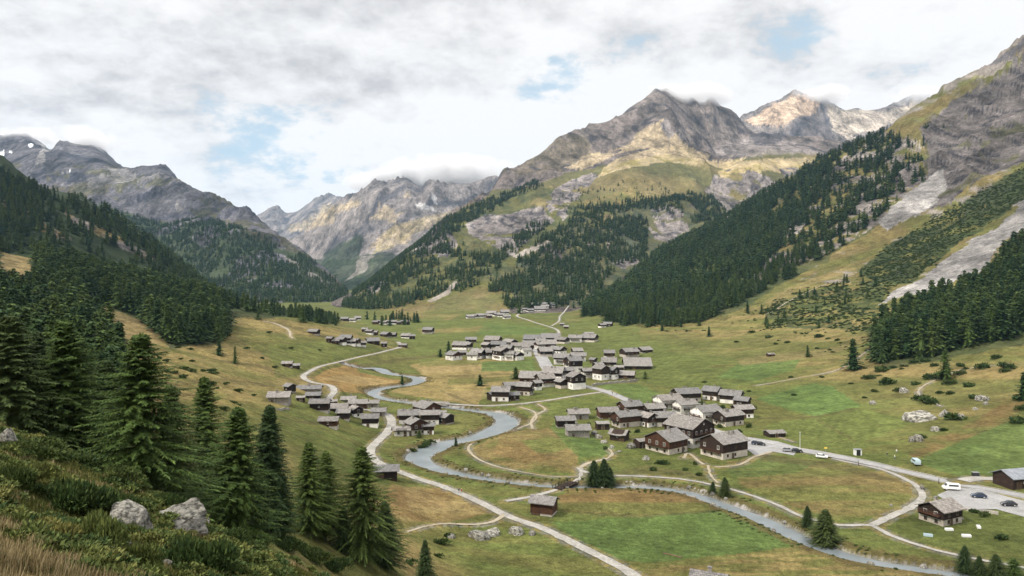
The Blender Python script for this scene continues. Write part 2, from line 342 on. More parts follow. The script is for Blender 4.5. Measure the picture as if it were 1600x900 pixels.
# hillsides: drier grass with green bands along the contour
band=fbm(XX/160,Z/7+YY/60,3,s=19)
dry=mixn(mixn(olive,tan,g4+band*.8,-.15,.5),straw*.9,g1-.25,0,.4)
wd=(sstep(.5,9,Z+g1*5+stripe*3)*.92*sl)[...,None].astype(np.float32); col[:]=col*(1-wd)+dry.astype(np.float32)*wd
def fields(lst):
    for poly,c,a in lst: put(ins(poly),c,a)
fields([
 ([(430,640),(560,600),(600,640),(620,700),(560,760),(480,700),(420,680)],mixn(green,olive,stripe,-.3,.3),.8),
 ([(100,470),(300,500),(360,520),(420,560),(440,610),(300,640),(240,600),(190,560),(150,500)],mixn(tan,olive,g1,-.1,.35),.7),
 ([(420,540),(560,530),(600,545),(500,572),(470,590),(430,590)],green*1.05,.6),
 ([(300,480),(420,495),(560,520),(560,528),(430,520),(320,500)],tan,.7),
 ([(490,590),(510,578),(560,566),(553,572),(562,582),(640,597),(600,606),(582,616),(530,612)],tan*np.array([1.12,.95,.9]),.85),
 ([(500,592),(540,585),(620,596),(580,603)],straw,.5),
 ([(640,570),(700,558),(830,565),(850,600),(760,606),(745,634),(640,618),(608,612),(650,598),(665,590)],tan*1.1,.85),
 ([(650,575),(750,568),(830,570),(835,576),(750,580),(660,584)],straw*.95,.6),
 ([(700,592),(800,588),(820,594),(700,602)],olive,.8),
 ([(690,612),(780,608),(750,626),(700,626)],straw,.5),
 ([(752,565),(832,564),(838,579),(752,580)],bright*.95,.9),
 ([(660,560),(750,562),(752,570),(655,572)],green,.6),
 ([(560,500),(700,500),(860,505),(880,520),(800,530),(690,530),(620,535)],green*1.05,.7),
 ([(650,515),(760,510),(770,516),(660,522)],tan,.6),([(760,505),(850,512),(860,524),(740,524)],bright*1.05,.6),
 ([(640,470),(740,485),(700,500),(600,500)],mixn(olive,tan,g1),.7),
 ([(870,520),(940,480),(1000,500),(1000,540),(900,545)],green,.7),
 ([(900,545),(1020,540),(1080,560),(1180,600),(1100,610),(1010,600)],green*.95,.8),
 ([(930,600),(1000,600),(1040,620),(1080,640),(1030,640),(960,615)],bright,.7),
 ([(900,618),(955,612),(1010,640),(950,660),(860,650),(845,630)],green,.8),
 ([(735,700),(790,675),(870,668),(905,700),(900,740),(800,732),(745,715)],mixn(olive,tan*.85,g1+.2),.9),
 ([(815,690),(860,682),(905,692),(870,706),(840,708)],green*1.25,.7),
 ([(780,688),(815,690),(840,708),(880,715),(820,725),(770,708)],brown*1.2,.6),
 ([(870,655),(960,700),(960,712),(905,716),(880,690),(860,668)],bright,.8),
 ([(610,757),(700,765),(775,800),(690,818),(620,812),(600,780)],mixn(tan,brown*1.2,g1),.9),
 ([(630,760),(740,790),(760,804),(640,800)],straw*.9,.4),
 ([(640,735),(700,735),(860,760),(780,782),(700,760)],mixn(green,olive,stripe),.85),
 ([(870,776),(900,760),(1080,768),(1100,782),(1130,797),(1000,812),(880,800)],mixn(brown*1.15,olive,stripe+.1),.9),
 ([(860,815),(1000,806),(1130,796),(1200,822),(1258,852),(1180,862),(1010,880),(960,872),(900,845)],bright*.93,.9),
 ([(905,800),(1010,806),(880,815),(850,812)],green,.9),
 ([(990,893),(1120,872),(1258,850),(1380,880),(1500,905),(1500,960),(1000,960)],mixn(tan*.95,olive,fbm(XX/12,YY/2.0,2,s=9)+.05,-.3,.3),.9),
 ([(1135,722),(1200,712),(1300,720),(1360,732),(1425,756),(1425,785),(1380,805),(1310,813),(1240,792),(1160,760)],mixn(olive*1.05,tan*.8,stripe),.85),
 ([(1135,735),(1200,712),(1280,722),(1240,740),(1150,748)],bright*.85,.7),
 ([(960,712),(1060,705),(1110,730),(1100,752),(1000,742)],green*.85,.8),
 ([(1180,622),(1270,599),(1300,604),(1345,634),(1275,651),(1200,630)],bright,.95),
 ([(1180,625),(1240,645),(1275,652),(1230,662),(1178,650)],olive*.9,.9),
 ([(1275,652),(1345,637),(1430,660),(1350,690),(1200,680),(1200,662)],green*1.05,.9),
 ([(1345,640),(1420,655),(1380,665)],green*1.3,.5),
 ([(1178,690),(1330,712),(1350,700),(1420,690),(1300,690),(1180,675)],green,.8),
 ([(1150,570),(1250,562),(1240,578),(1180,595),(1120,590)],bright*.95,.85),
 ([(1430,722),(1500,690),(1600,640),(1900,600),(1900,780),(1600,755),(1500,745)],bright*.7+green*.2,.9),
 ([(1400,700),(1500,670),(1600,610),(1600,650),(1500,690),(1430,716)],mixn(olive,brown,g1)*.95,.8),
 ([(1400,800),(1440,790),(1600,800),(1600,860),(1500,850),(1400,830)],green*.85,.9),
])
# weedy ditches and embankments
for P in ([(1185,709),(1260,717),(1320,726),(1385,744),(1400,752),(1375,750),(1310,735),(1250,727),(1190,720)],[(555,569),(620,560),(690,555),(690,558),(625,564),(560,573)],[(955,738),(1010,726),(1100,742),(1108,752),(1040,742),(985,744)],
          [(690,609),(745,632),(800,626),(800,629),(745,636),(690,613)],[(700,587),(830,582),(830,585),(700,590)],[(1180,653),(1275,650),(1345,636),(1347,638),(1277,653),(1180,656)],[(1275,652),(1340,690),(1336,691),(1271,653)],[(905,800),(1000,806),(1130,796),(1130,799),(1000,810),(905,804)],
          [(420,500),(500,522),(560,530),(560,534),(498,526),(420,504)],[(230,600),(330,590),(430,600),(430,605),(330,597),(232,607)],[(330,560),(420,572),(470,600),(466,603),(415,577),(330,565)],[(440,655),(520,660),(500,664),(440,659)]):
    put(inpoly(P,SX+g4*6,SY+g4*2),brown*.45+ffl*.9,.6)
# tall dark grass along the river bank
put((DR<4.5+g3*4)&(DR>0),brown*.55+ffl*.5,.75)
put(DR<.6,np.array([.16,.15,.13]),.8)
put((DROAD<1.6+g3*1.0)&(DR>1),mixn(scr*.6,tan,g3),.6)
# left near hill: forest floor, foreground heath
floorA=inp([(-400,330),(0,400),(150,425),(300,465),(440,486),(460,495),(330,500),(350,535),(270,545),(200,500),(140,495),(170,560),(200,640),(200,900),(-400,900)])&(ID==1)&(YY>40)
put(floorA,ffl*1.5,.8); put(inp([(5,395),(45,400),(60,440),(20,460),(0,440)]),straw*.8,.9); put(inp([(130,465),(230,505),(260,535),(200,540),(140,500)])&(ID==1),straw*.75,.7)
heath=(YY<45)
put(heath,mixn(mixn(olive*.85,tan*.8,fbm(XX/2.5,YY/2.5,4,s=5),-.2,.2),shr*1.3,fbm(XX/1.7,YY/1.7,3,s=35)-.12,-.05,.1),1)
# hill B
rB=inp([(0,305),(30,315),(60,335),(110,372),(90,372),(40,345),(-60,300)])|inp([(100,322),(120,340),(165,352),(240,402),(235,410),(160,370),(110,345)])|inp([(20,278),(45,286),(70,308),(60,310),(20,290)])
m=ID==2; put(m,ffl*1.1); put(m&rB,mixn(rk*1.1,tan*.9,g3)); rset(m&rB,1)
# mountain C
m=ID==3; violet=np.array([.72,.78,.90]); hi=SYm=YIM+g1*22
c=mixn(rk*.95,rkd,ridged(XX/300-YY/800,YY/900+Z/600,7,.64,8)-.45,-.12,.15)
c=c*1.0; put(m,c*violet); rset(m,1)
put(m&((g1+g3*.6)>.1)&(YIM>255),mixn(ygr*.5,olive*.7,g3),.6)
put(m&((g2-g3*.5)>.22),scr*.85,.6)
fC=inp([(150,320),(240,345),(300,350),(340,345),(420,380),(470,400),(530,440),(545,470),(300,480),(150,420)])
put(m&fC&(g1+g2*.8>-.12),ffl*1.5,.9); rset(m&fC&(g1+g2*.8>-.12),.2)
put(m&inp([(440,400),(470,415),(530,452),(525,462),(470,425)]),rkl*.9,.7)
put(m&inp([(60,225),(82,226),(70,250),(50,258),(66,240)]),scr*1.1,.7)
# snow specks
for pp in ([(43,226),(50,224),(53,228),(46,231)],[(0,239),(6,235),(7,243),(0,245)],[(106,268),(110,267),(110,270)],[(12,237),(18,236),(20,240)]):
    put(m&inpoly(pp,SX,SY),[.8,.82,.85])
# far mountains
m=(ID==4)|(ID==5)
put(m,mixn(rk*1.15,rkd*1.2,ridged(XX/420-YY/1500,YY/1800+Z/900,7,.64,18)-.45,-.15,.15)); rset(m,1)
put(m&((g1+g2*.7)>-.05)&inp([(505,320),(560,315),(600,320),(640,300),(660,340),(640,380),(600,400),(570,395),(620,350),(600,345),(540,330),(500,345)]),sand_and_sun*.85,.6)
put(m&((g2+g3*.6)>-.1)&inp([(620,350),(680,335),(740,325),(700,350),(640,370),(590,410),(575,400)]),mixn(sand_and_sun*.8,ygr,g3),.55)
put(m&inp([(645,315),(668,318),(680,330),(650,325)]),[.7,.7,.7],.3)
put(m&inp([(675,303),(685,310),(684,318),(677,315)]),[.6,.6,.6],.35)
put(m&inp([(500,330),(525,318),(520,350),(450,365),(440,355),(480,340)]),sand_and_sun*.8,.6)
put(m&(inp([(505,395),(560,366),(570,370),(560,400),(600,390),(620,395),(600,430),(560,470),(500,470)])),ffl*1.4,.85)
put(m&(YIM>405)&(g1>-.15),ffl*1.4,.8)
put(m&inp([(565,400),(585,398),(560,430),(540,440)]),rkl,.6)
# main mountain E
m=ID==6
cr=ridged(XX/170+YY/700,YY/800+Z/420,7,.64,28)
put(m,mixn(rk*.9,rkd*.85,cr-.45,-.12,.12)*np.array([1.04,.99,.95])); rset(m,1)
grassE=inp([(640,400),(700,345),(770,300),(830,290),(880,270),(950,255),(1040,240),(1130,255),(1200,235),(1280,240),(1280,330),(1130,330),(1060,320),(960,320),(900,345),(860,360),(800,420),(740,450),(660,480),(520,490)])
put(m&grassE,mixn(olive*.8,ygr*.68,g1+g4*.5,-.2,.3),.85); rset(m&grassE,.35)
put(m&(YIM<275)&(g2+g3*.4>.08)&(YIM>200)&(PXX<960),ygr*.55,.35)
put(m&inp([(960,250),(1020,228),(1060,225),(1110,245),(1100,262),(1040,250),(985,262),(930,282),(940,262)]),mixn(sand_and_sun,ygr*1.1,g3,-.1,.3),.6)  # sunlit patch painted into the albedo, partly real pale scree
put(m&inp([(880,262),(930,240),(980,222),(1010,200),(1035,190),(1060,215),(1080,240),(1110,252),(1170,250),(1260,245),(1280,258),(1180,268),(1130,262),(1080,246),(1010,228),(960,242),(910,262)])&((g3+g4)>-.25),sand_and_sun,.62)  # sun on the ridge, put into the colour along the scree band
put(m&inp([(1130,258),(1180,255),(1230,250),(1280,262),(1260,280),(1200,268),(1150,272),(1128,285)]),mixn(ygr*1.2,sand_and_sun,g3),.75)  # sunlight on the shoulder painted in with the yellow grass
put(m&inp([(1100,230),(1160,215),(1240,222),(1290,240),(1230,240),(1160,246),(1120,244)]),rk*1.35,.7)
fE=inp([(520,488),(560,455),(640,388),(690,350),(730,325),(850,290),(870,292),(830,320),(850,330),(900,318),(960,310),(1130,310),(1180,345),(1180,400),(930,480),(780,480),(765,455),(700,455),(650,475)])&(g1+g3*.4>-.2)
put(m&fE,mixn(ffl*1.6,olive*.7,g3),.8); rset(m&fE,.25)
put(m&inp([(955,360),(915,330),(890,318),(950,300),(990,292),(1010,310),(960,320)]),mixn(tan,olive,g3),.7)
for P in ([(1100,300),(1115,275),(1150,262),(1180,268),(1215,285),(1240,300),(1225,325),(1180,345),(1140,335),(1115,318)],
          [(1012,345),(1022,328),(1045,325),(1070,335),(1082,345),(1070,372),(1045,385),(1022,375)],
          [(880,285),(920,270),(935,278),(915,300),(895,312),(880,345),(855,325),(860,300)],
          [(728,350),(760,335),(800,330),(850,325),(865,345),(830,370),(800,400),(770,380),(735,368)],
          [(640,370),(670,355),(700,360),(715,380),(700,405),(670,400),(640,390)],
          [(580,440),(600,430),(608,442),(590,456),(572,460)],[(960,405),(990,395),(1002,410),(975,422),(958,416)],
          [(1215,265),(1245,262),(1268,280),(1250,305),(1235,290)],
          [(1030,196),(1045,190),(1052,210),(1040,216)],[(1055,205),(1066,200),(1070,216),(1060,220)]):
    k=m&inp(P); k&=(g1+g3*.6)<.22; put(k,mixn(rk*1.3,rkd*1.1,ridged(XX/70+YY/300,Z/90+YY/260,6,.68,9)-.42,-.1,.1)); rset(k,1)
put(m&inpoly([(560,505),(600,478),(640,462),(700,446),(760,438),(800,440),(800,505)],QX,QY),mixn(olive,tan*.8,g1),.9); rset(m&inpoly([(560,505),(600,478),(640,462),(700,446),(760,438),(800,440),(800,505)],QX,QY),.15)
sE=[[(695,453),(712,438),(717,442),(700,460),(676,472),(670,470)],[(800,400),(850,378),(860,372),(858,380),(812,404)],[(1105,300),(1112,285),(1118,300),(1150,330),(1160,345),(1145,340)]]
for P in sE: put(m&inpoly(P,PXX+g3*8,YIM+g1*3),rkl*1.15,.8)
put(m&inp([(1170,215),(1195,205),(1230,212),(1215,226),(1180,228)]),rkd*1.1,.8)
# right peaks F
m=ID==7
put(m,mixn(rk*1.15,rkd*1.2,ridged(XX/260,YY/1100+Z/600,7,.64,48)-.45,-.12,.15)); rset(m,1)
put(m&inp([(1165,190),(1200,165),(1245,145),(1280,160),(1262,185),(1240,190),(1215,195),(1180,196)]),np.array([.42,.31,.22]),.75)
put(m&inp([(1290,165),(1380,172),(1440,155),(1480,160),(1400,190),(1370,205),(1330,215),(1300,200)]),np.array([.42,.36,.29]),.65)
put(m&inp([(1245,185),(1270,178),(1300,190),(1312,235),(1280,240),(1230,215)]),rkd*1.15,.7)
# right slope G
m=(ID==8)&((YY>900)|(PXX>1180))
far=(ID==8)&(YY>620)
gG=mixn(mixn(olive*.85,tan*.7,g1,-.2,.3),rk*1.1,g4+g3*.8-.22+sstep(200,500,Z)*.22,-.05,.15)
put(far&(Z>60),gG,.85); rset(far&(Z>60),.4)
cliff=inp([(1440,200),(1490,160),(1540,130),(1600,85),(1900,-40),(1900,160),(1600,250),(1540,275),(1480,320),(1450,330),(1430,300),(1445,260)])
k=far&cliff; st=ridged(XX/60+Z/90,YY/90-Z/45,6,.7,19)
put(k,mixn(rk*.88,rkd*.75,st-.43,-.08,.08)); rset(k,1)
put(k&(g1+g3*.5>.2),olive*.85,.6)
put(far&inp([(1200,350),(1230,325),(1250,335),(1235,355),(1210,370)]),rkl); put(far&inp([(1130,355),(1160,343),(1160,355),(1138,366)]),rkl)
put(far&inp([(1540,105),(1600,62),(1610,75),(1560,100)]),rkd*1.1,.9)
fl=inp([(905,490),(1000,400),(1150,335),(1300,245),(1380,215),(1445,235),(1440,310),(1400,340),(1300,400),(1250,430),(1180,470),(1130,500),(1000,510),(920,494)])
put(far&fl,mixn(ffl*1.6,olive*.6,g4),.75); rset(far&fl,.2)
up=inp([(1230,300),(1300,250),(1380,208),(1450,225),(1450,330),(1380,350),(1300,395),(1230,420),(1180,440),(1230,360)])
put(far&up,mixn(olive*.8,tan*.8,g3),.8); kk=far&up&((g1+g3*.7)>.06); put(kk,mixn(rkl*.9,rk,g4)); rset(kk,1)
for P in ([(1225,350),(1250,325),(1265,335),(1245,362),(1218,375)],[(1330,318),(1370,296),(1385,300),(1350,335),(1325,340)],[(1180,420),(1260,385),(1300,372),(1290,385),(1210,425),(1175,440)],[(1390,262),(1430,250),(1440,285),(1400,300)]):
    put(far&inp(P),mixn(rkl,rk,g4)); rset(far&inp(P),1)
for P in ([(1378,345),(1400,320),(1440,285),(1470,262),(1482,300),(1450,325),(1410,345),(1395,360)],
          [(1375,475),(1400,455),(1450,425),(1500,390),(1560,350),(1600,320),(1700,270),(1700,330),(1600,362),(1560,385),(1545,420),(1490,440),(1450,455),(1410,462)]):
    put(far&inpoly(P,PXX+g1*26,YIM+g2*10),mixn(scr,scr*.75,g3)); rset(far&inp(P),.8)
shrG=inp([(1340,425),(1400,375),(1480,330),(1600,262),(1700,215),(1700,262),(1600,318),(1540,350),(1480,395),(1420,440),(1370,445)])
put(far&shrG&(g1+g3>-.28),shr*1.3,.9)
put((ID==8)&inp([(1190,480),(1230,460),(1330,440),(1400,440),(1370,480),(1360,520),(1280,512),(1210,512)])&(g1+g3*1.2>-.1),shr*1.6,.8)
put((ID==8)&inp([(1365,530),(1480,480),(1600,380),(1900,300),(1900,560),(1600,535),(1480,560),(1380,580)]),ffl*1.5,.7)
for P in ([(1195,470),(1250,442),(1320,418),(1345,418),(1260,448),(1205,478)],[(1150,560),(1290,545),(1370,520),(1370,528),(1290,556),(1160,572)]):
    put(inpoly(P,PXX+g3*8,YIM+g1*3),straw*.75,.45)
# swaths left by mowing
for P,an,sp in (([(860,815),(1000,806),(1130,796),(1200,822),(1258,852),(1180,862),(1010,880),(900,845)],62,2.6),([(1180,622),(1270,599),(1300,604),(1345,634),(1275,651)],20,4.),([(990,893),(1120,872),(1258,850),(1500,905),(1500,960),(1000,960)],-14,2.2),([(1275,652),(1345,637),(1430,660),(1350,690),(1200,680)],-30,4.),([(1430,722),(1500,690),(1600,640),(1700,640),(1700,770),(1545,745)],25,3.4),([(650,575),(750,568),(830,570),(850,600),(700,612)],8,9.),([(420,650),(560,610),(600,650),(600,700),(450,690)],-50,3.5),([(900,545),(1020,540),(1150,590),(1100,610),(1010,600)],-25,6.)):
    k=ins(P); w_=np.sin(((XX*math.cos(R(an))+YY*math.sin(R(an)))+g4*1.2)/sp*2*np.pi)*(.6+g1); col[k]*=(1+.11*w_[k])[:,None].astype(np.float32)
put((DR<1.6+g3*3)&(DR>-3)&(g1>.12),scr*1.05,.8)
# fine natural variation of the plants themselves
v=1+g3*.22+g4*.12
col*=v[...,None].astype(np.float32)
col=np.clip(col,.008,.9)
print('colour',time.time()-T0)
# ---------------------------------------------------------------- material helpers
def M_(nt,op,*v):
    n=N(nt,'ShaderNodeMath',operation=op)
    for i,q in enumerate(v):
        if hasattr(q,'is_output'): nt.links.new(q,n.inputs[i])
        else: n.inputs[i].default_value=q
    return n.outputs[0]
def newmat(name,rough=.9,spec=.15):
    m=bpy.data.materials.new(name); m.use_nodes=True; nt=m.node_tree; b=nt.nodes['Principled BSDF']
    b.inputs['Roughness'].default_value=rough; b.inputs['Specular IOR Level'].default_value=spec
    return m,nt,b
def N(nt,t,**k):
    n=nt.nodes.new(t)
    for a,v in k.items():
        if a in n.inputs: n.inputs[a].default_value=v
        else: setattr(n,a,v)
    return n
def mixc(nt,a,b,f,mode='MIX'):
    n=nt.nodes.new('ShaderNodeMix'); n.data_type='RGBA'; n.blend_type=mode
    for s,v in ((0,f),(6,a),(7,b)):
        if hasattr(v,'is_output'): nt.links.new(v,n.inputs[s])
        elif s==0: n.inputs[s].default_value=v
        else: n.inputs[s].default_value=(*v,1)
    return n.outputs[2]
def noise(nt,vec,scale,detail=4,rough=.6):
    n=N(nt,'ShaderNodeTexNoise'); n.inputs['Scale'].default_value=scale; n.inputs['Detail'].default_value=detail; n.inputs['Roughness'].default_value=rough
    if vec is not None: nt.links.new(vec,n.inputs['Vector'])
    return n.outputs['Fac']
def ramp(nt,v,p):
    r=N(nt,'ShaderNodeValToRGB'); nt.links.new(v,r.inputs[0]); e=r.color_ramp.elements
    while len(e)<len(p): e.new(.5)
    for i,(a,c) in enumerate(p):
        e[i].position=a; e[i].color=(c,c,c,1) if not isinstance(c,tuple) else (*c,1)
    return r.outputs[0]
def bump(nt,b,h,dist,strength=1.):
    n=N(nt,'ShaderNodeBump'); n.inputs['Strength'].default_value=strength; n.inputs['Distance'].default_value=dist
    nt.links.new(h,n.inputs['Height']); nt.links.new(n.outputs[0],b.inputs['Normal']); return n
def ground_mat(name,scales,bd,spots=None):
    m,nt,b=newmat(name,.95,.05)
    at=N(nt,'ShaderNodeAttribute'); at.attribute_name='Col'
    geo=N(nt,'ShaderNodeNewGeometry'); P=geo.outputs['Position']
    c=at.outputs['Color']
    for s,k in scales:
        f=ramp(nt,noise(nt,P,s,6,.7),[(.37,1-k),(.63,1+k)])
        c=mixc(nt,c,f,1.0,'MULTIPLY')
    if spots:
        for s,lo,hi,k in spots: c=mixc(nt,c,ramp(nt,noise(nt,P,s,6,.75),[(lo,1.),(hi,k)]),1.,'MULTIPLY')
    nt.links.new(c,b.inputs['Base Color'])
    bump(nt,b,noise(nt,P,scales[-1][0]*1.5,6,.7),bd)
    return m
MG=ground_mat('meadow_grass',[(.02,.16),(.11,.24),(.5,.26),(2.2,.3)],.25,[(.28,.56,.66,.62),(.06,.56,.68,.75)])
MN=ground_mat('heath_ground',[(.6,.2),(5,.3),(25,.3)],.05)
def rock_mat():
    m,nt,b=newmat('mountain_rock',.95,.05)
    at=N(nt,'ShaderNodeAttribute'); at.attribute_name='Col'; ar=N(nt,'ShaderNodeAttribute'); ar.attribute_name='rock'
    geo=N(nt,'ShaderNodeNewGeometry'); P=geo.outputs['Position']
    mp=N(nt,'ShaderNodeMapping'); mp.inputs['Scale'].default_value=(1,.33,.5); mp.inputs['Rotation'].default_value=(0.,.12,.0); nt.links.new(P,mp.inputs[0])
    V=mp.outputs[0]
    n1=noise(nt,V,.011,10,.72); n2=noise(nt,V,.05,7,.75)
    rm=N(nt,'ShaderNodeTexNoise'); rm.noise_type='RIDGED_MULTIFRACTAL'; rm.inputs['Scale'].default_value=.009; rm.inputs['Detail'].default_value=9; rm.inputs['Roughness'].default_value=.62; nt.links.new(V,rm.inputs['Vector'])
    rd=ramp(nt,rm.outputs['Fac'],[(.2,1.35),(.85,.45)])
    c=mixc(nt,at.outputs['Color'],ramp(nt,n1,[(.36,.38),(.64,1.65)]),1.,'MULTIPLY')
    c2=mixc(nt,c,ramp(nt,n2,[(.32,.5),(.68,1.5)]),1.,'MULTIPLY')
    c2=mixc(nt,c2,rd,1.,'MULTIPLY')
    c3=mixc(nt,at.outputs['Color'],c2,ar.outputs['Fac'])
    c4=c3
    for s,k in ((.02,.16),(.11,.24),(.5,.26)): c4=mixc(nt,c4,ramp(nt,noise(nt,P,s,6,.7),[(.37,1-k),(.63,1+k)]),1.,'MULTIPLY')
    for s,lo,hi,k in ((.28,.56,.66,.62),(.05,.54,.66,.68)): c4=mixc(nt,c4,ramp(nt,noise(nt,P,s,6,.75),[(lo,1.),(hi,k)]),1.,'MULTIPLY')
    nt.links.new(c4,b.inputs['Base Color'])
    ad=N(nt,'ShaderNodeMath',operation='MULTIPLY_ADD'); nt.links.new(n1,ad.inputs[0]); ad.inputs[1].default_value=4.; nt.links.new(n2,ad.inputs[2])
    bn=bump(nt,b,ad.outputs[0],22.); nt.links.new(M_(nt,'MULTIPLY_ADD',ar.outputs['Fac'],.85,.015),bn.inputs['Strength'])
    return m
MR=rock_mat()
# ---------------------------------------------------------------- meshes
def mesh_from(name,V,Fc,mats=None,smooth=False,matidx=None):
    me=bpy.data.meshes.new(name)
    V=np.asarray(V,np.float32); 
    me.vertices.add(len(V)); me.vertices.foreach_set('co',V.ravel())
    if isinstance(Fc,np.ndarray):
        n=len(Fc);k=Fc.shape[1]
        me.loops.add(n*k); me.loops.foreach_set('vertex_index',Fc.astype(np.int32).ravel())
        me.polygons.add(n); me.polygons.foreach_set('loop_start',np.arange(0,n*k,k,dtype=np.int32)); me.polygons.foreach_set('loop_total',np.full(n,k,np.int32))
    else:
        ln=np.array([len(f) for f in Fc],np.int32); n=len(ln)
        me.loops.add(int(ln.sum())); me.loops.foreach_set('vertex_index',np.concatenate([np.asarray(f,np.int32) for f in Fc]))
        me.polygons.add(n); me.polygons.foreach_set('loop_start',np.concatenate([[0],np.cumsum(ln)[:-1]]).astype(np.int32)); me.polygons.foreach_set('loop_total',ln)
    for m in (mats or []): me.materials.append(m)
    if matidx is not None: me.polygons.foreach_set('material_index',np.asarray(matidx,np.int32))
    me.polygons.foreach_set('use_smooth',np.full(n,smooth))
    me.update(calc_edges=True); me.validate(); return me
def link(name,me,parent=None,loc=None,**p):
    o=bpy.data.objects.new(name,me); C.objects.link(o)
    if parent is not None: o.parent=parent
    if loc is not None: o.location=loc
    for k,v in p.items(): o[k]=v
    return o
V=np.stack([XX,YY,Z],-1).reshape(-1,3)
idx=np.arange(NY*NU).reshape(NY,NU)
quads=np.stack([idx[:-1,:-1],idx[:-1,1:],idx[1:,1:],idx[1:,:-1]],-1).reshape(-1,4)
fid=ID[:-1,:-1].copy(); 
near=(YY[:-1,:-1]<46)&(fid==1)
fid[near]=9
fid=fid.reshape(-1)
TERR={0:('valley_floor',MG,'flat valley meadows and mown fields either side of the winding river'),1:('hillside',MG,'dry grassy hillside rising on the left of the valley'),
 2:('wooded_hill',MR,'dark wooded hill shoulder with bare rock streaks at the far left'),3:('mountain',MR,'grey rocky mountain behind the left hill, its peak in cloud'),
 4:('mountain',MR,'pale streaked mountain closing the valley at centre under cloud'),5:('mountain',MR,'small farthest peaks left of the valley head'),
 6:('mountain',MR,'big brown rocky mountain right of centre with cliffs and wooded foot'),7:('mountain',MR,'reddish peaks behind the big mountain at right'),
 8:('slope',MR,'steep right slope of meadow, forest, scree and cliff'),9:('heath_slope',MN,'rough foreground heath slope with dry grass')}
for k,(nm,mt,lab) in TERR.items():
    q=quads[fid==k]
    if len(q)==0: continue
    used,inv=np.unique(q,return_inverse=True); q=inv.reshape(-1,4)
    me=mesh_from(nm,V[used],q,[mt],smooth=(k not in(3,4,5,6,7)) )
    a=me.color_attributes.new('Col','FLOAT_COLOR','POINT'); cc=np.ones((len(used),4),np.float32); cc[:,:3]=col.reshape(-1,3)[used]; a.data.foreach_set('color',cc.ravel())
    a=me.attributes.new('rock','FLOAT','POINT'); a.data.foreach_set('value',rock.reshape(-1)[used].astype(np.float32))
    if k in(3,4,5,6,7): me.polygons.foreach_set('use_smooth',np.full(len(me.polygons),True))
    link(nm,me,kind='structure',label=lab)
print('mesh',time.time()-T0)
# ribbons: river, roads, paths
def ribbon(name,P,W,zz,mat,off,label,rough=0.,cross=5):
    n=len(P); T=np.gradient(P,axis=0); T/=np.maximum(np.linalg.norm(T,axis=1),1e-6)[:,None]; Nn=np.stack([-T[:,1],T[:,0]],1)
    vs=[]; s=np.concatenate([[0],np.cumsum(np.linalg.norm(np.diff(P,axis=0),axis=1))])
    for c in range(cross):
        t=c/(cross-1)-.5
        e=(perlin(s/3.1+c*7,np.full(n,c*3.3))*rough if c in(0,cross-1) else 0)
        q=P+Nn*((W*t+(np.sign(t)*e))[:,None])
        vs.append(np.column_stack([q,zz+off+(0.06*(1-abs(t)*2) if off<.1 and cross>3 and mat is not None else 0)]))
    V=np.stack(vs,1).reshape(-1,3); idx=np.arange(n*cross).reshape(n,cross)
    q=np.stack([idx[:-1,:-1],idx[1:,:-1],idx[1:,1:],idx[:-1,1:]],-1).reshape(-1,4)[:,::-1]
    me=mesh_from(name,V,q,[mat],True)
    return link(name,me,kind='structure',label=label)
def road_mat(name,c1,c2,s,k=.25,rough=.9):
    m,nt,b=newmat(name,rough,.2); geo=N(nt,'ShaderNodeNewGeometry'); P=geo.outputs['Position']
    c=mixc(nt,c1,c2,ramp(nt,noise(nt,P,s,6,.7),[(.35,0.),(.65,1.)]))
    c=mixc(nt,c,ramp(nt,noise(nt,P,s*9,4,.7),[(.3,1-k),(.7,1+k)]),1.,'MULTIPLY')
    c=mixc(nt,c,ramp(nt,noise(nt,P,.6,5,.75),[(.54,1.),(.66,.72)]),1.,'MULTIPLY')
    nt.links.new(c,b.inputs['Base Color']); bump(nt,b,noise(nt,P,8,4),.02); return m
MA=road_mat('worn_asphalt',(.20,.195,.19),(.275,.27,.265),.15,.2); MGV=road_mat('pale_gravel',(.20,.19,.17),(.31,.295,.265),.2,.3); MPA=road_mat('trodden_path',(.21,.175,.12),(.32,.28,.21),.3,.3)
MLN=road_mat('line_paint',(.75,.75,.72),(.6,.6,.58),1.,.1)
LAB={'main_road':'pale asphalt main road running through the villages','valley_road':'narrow pale road winding past the left hamlet','river_road':'light road beside the river joining the two hamlets'}
for k,(mt,pts) in ROADS.items():
    P,W=CURV[k]; 
    ribbon('road' if mt!='path' else 'path',P,W,ROADC[k],{'asphalt':MA,'gravel':MGV,'path':MPA}[mt],.05 if mt=='asphalt' else (.035 if mt=='gravel' else .02),LAB.get(k,('pale gravel ' if mt=='gravel' else 'narrow trodden ')+k.replace('_',' ')),rough={'asphalt':.1,'gravel':.45,'path':.4}[mt])
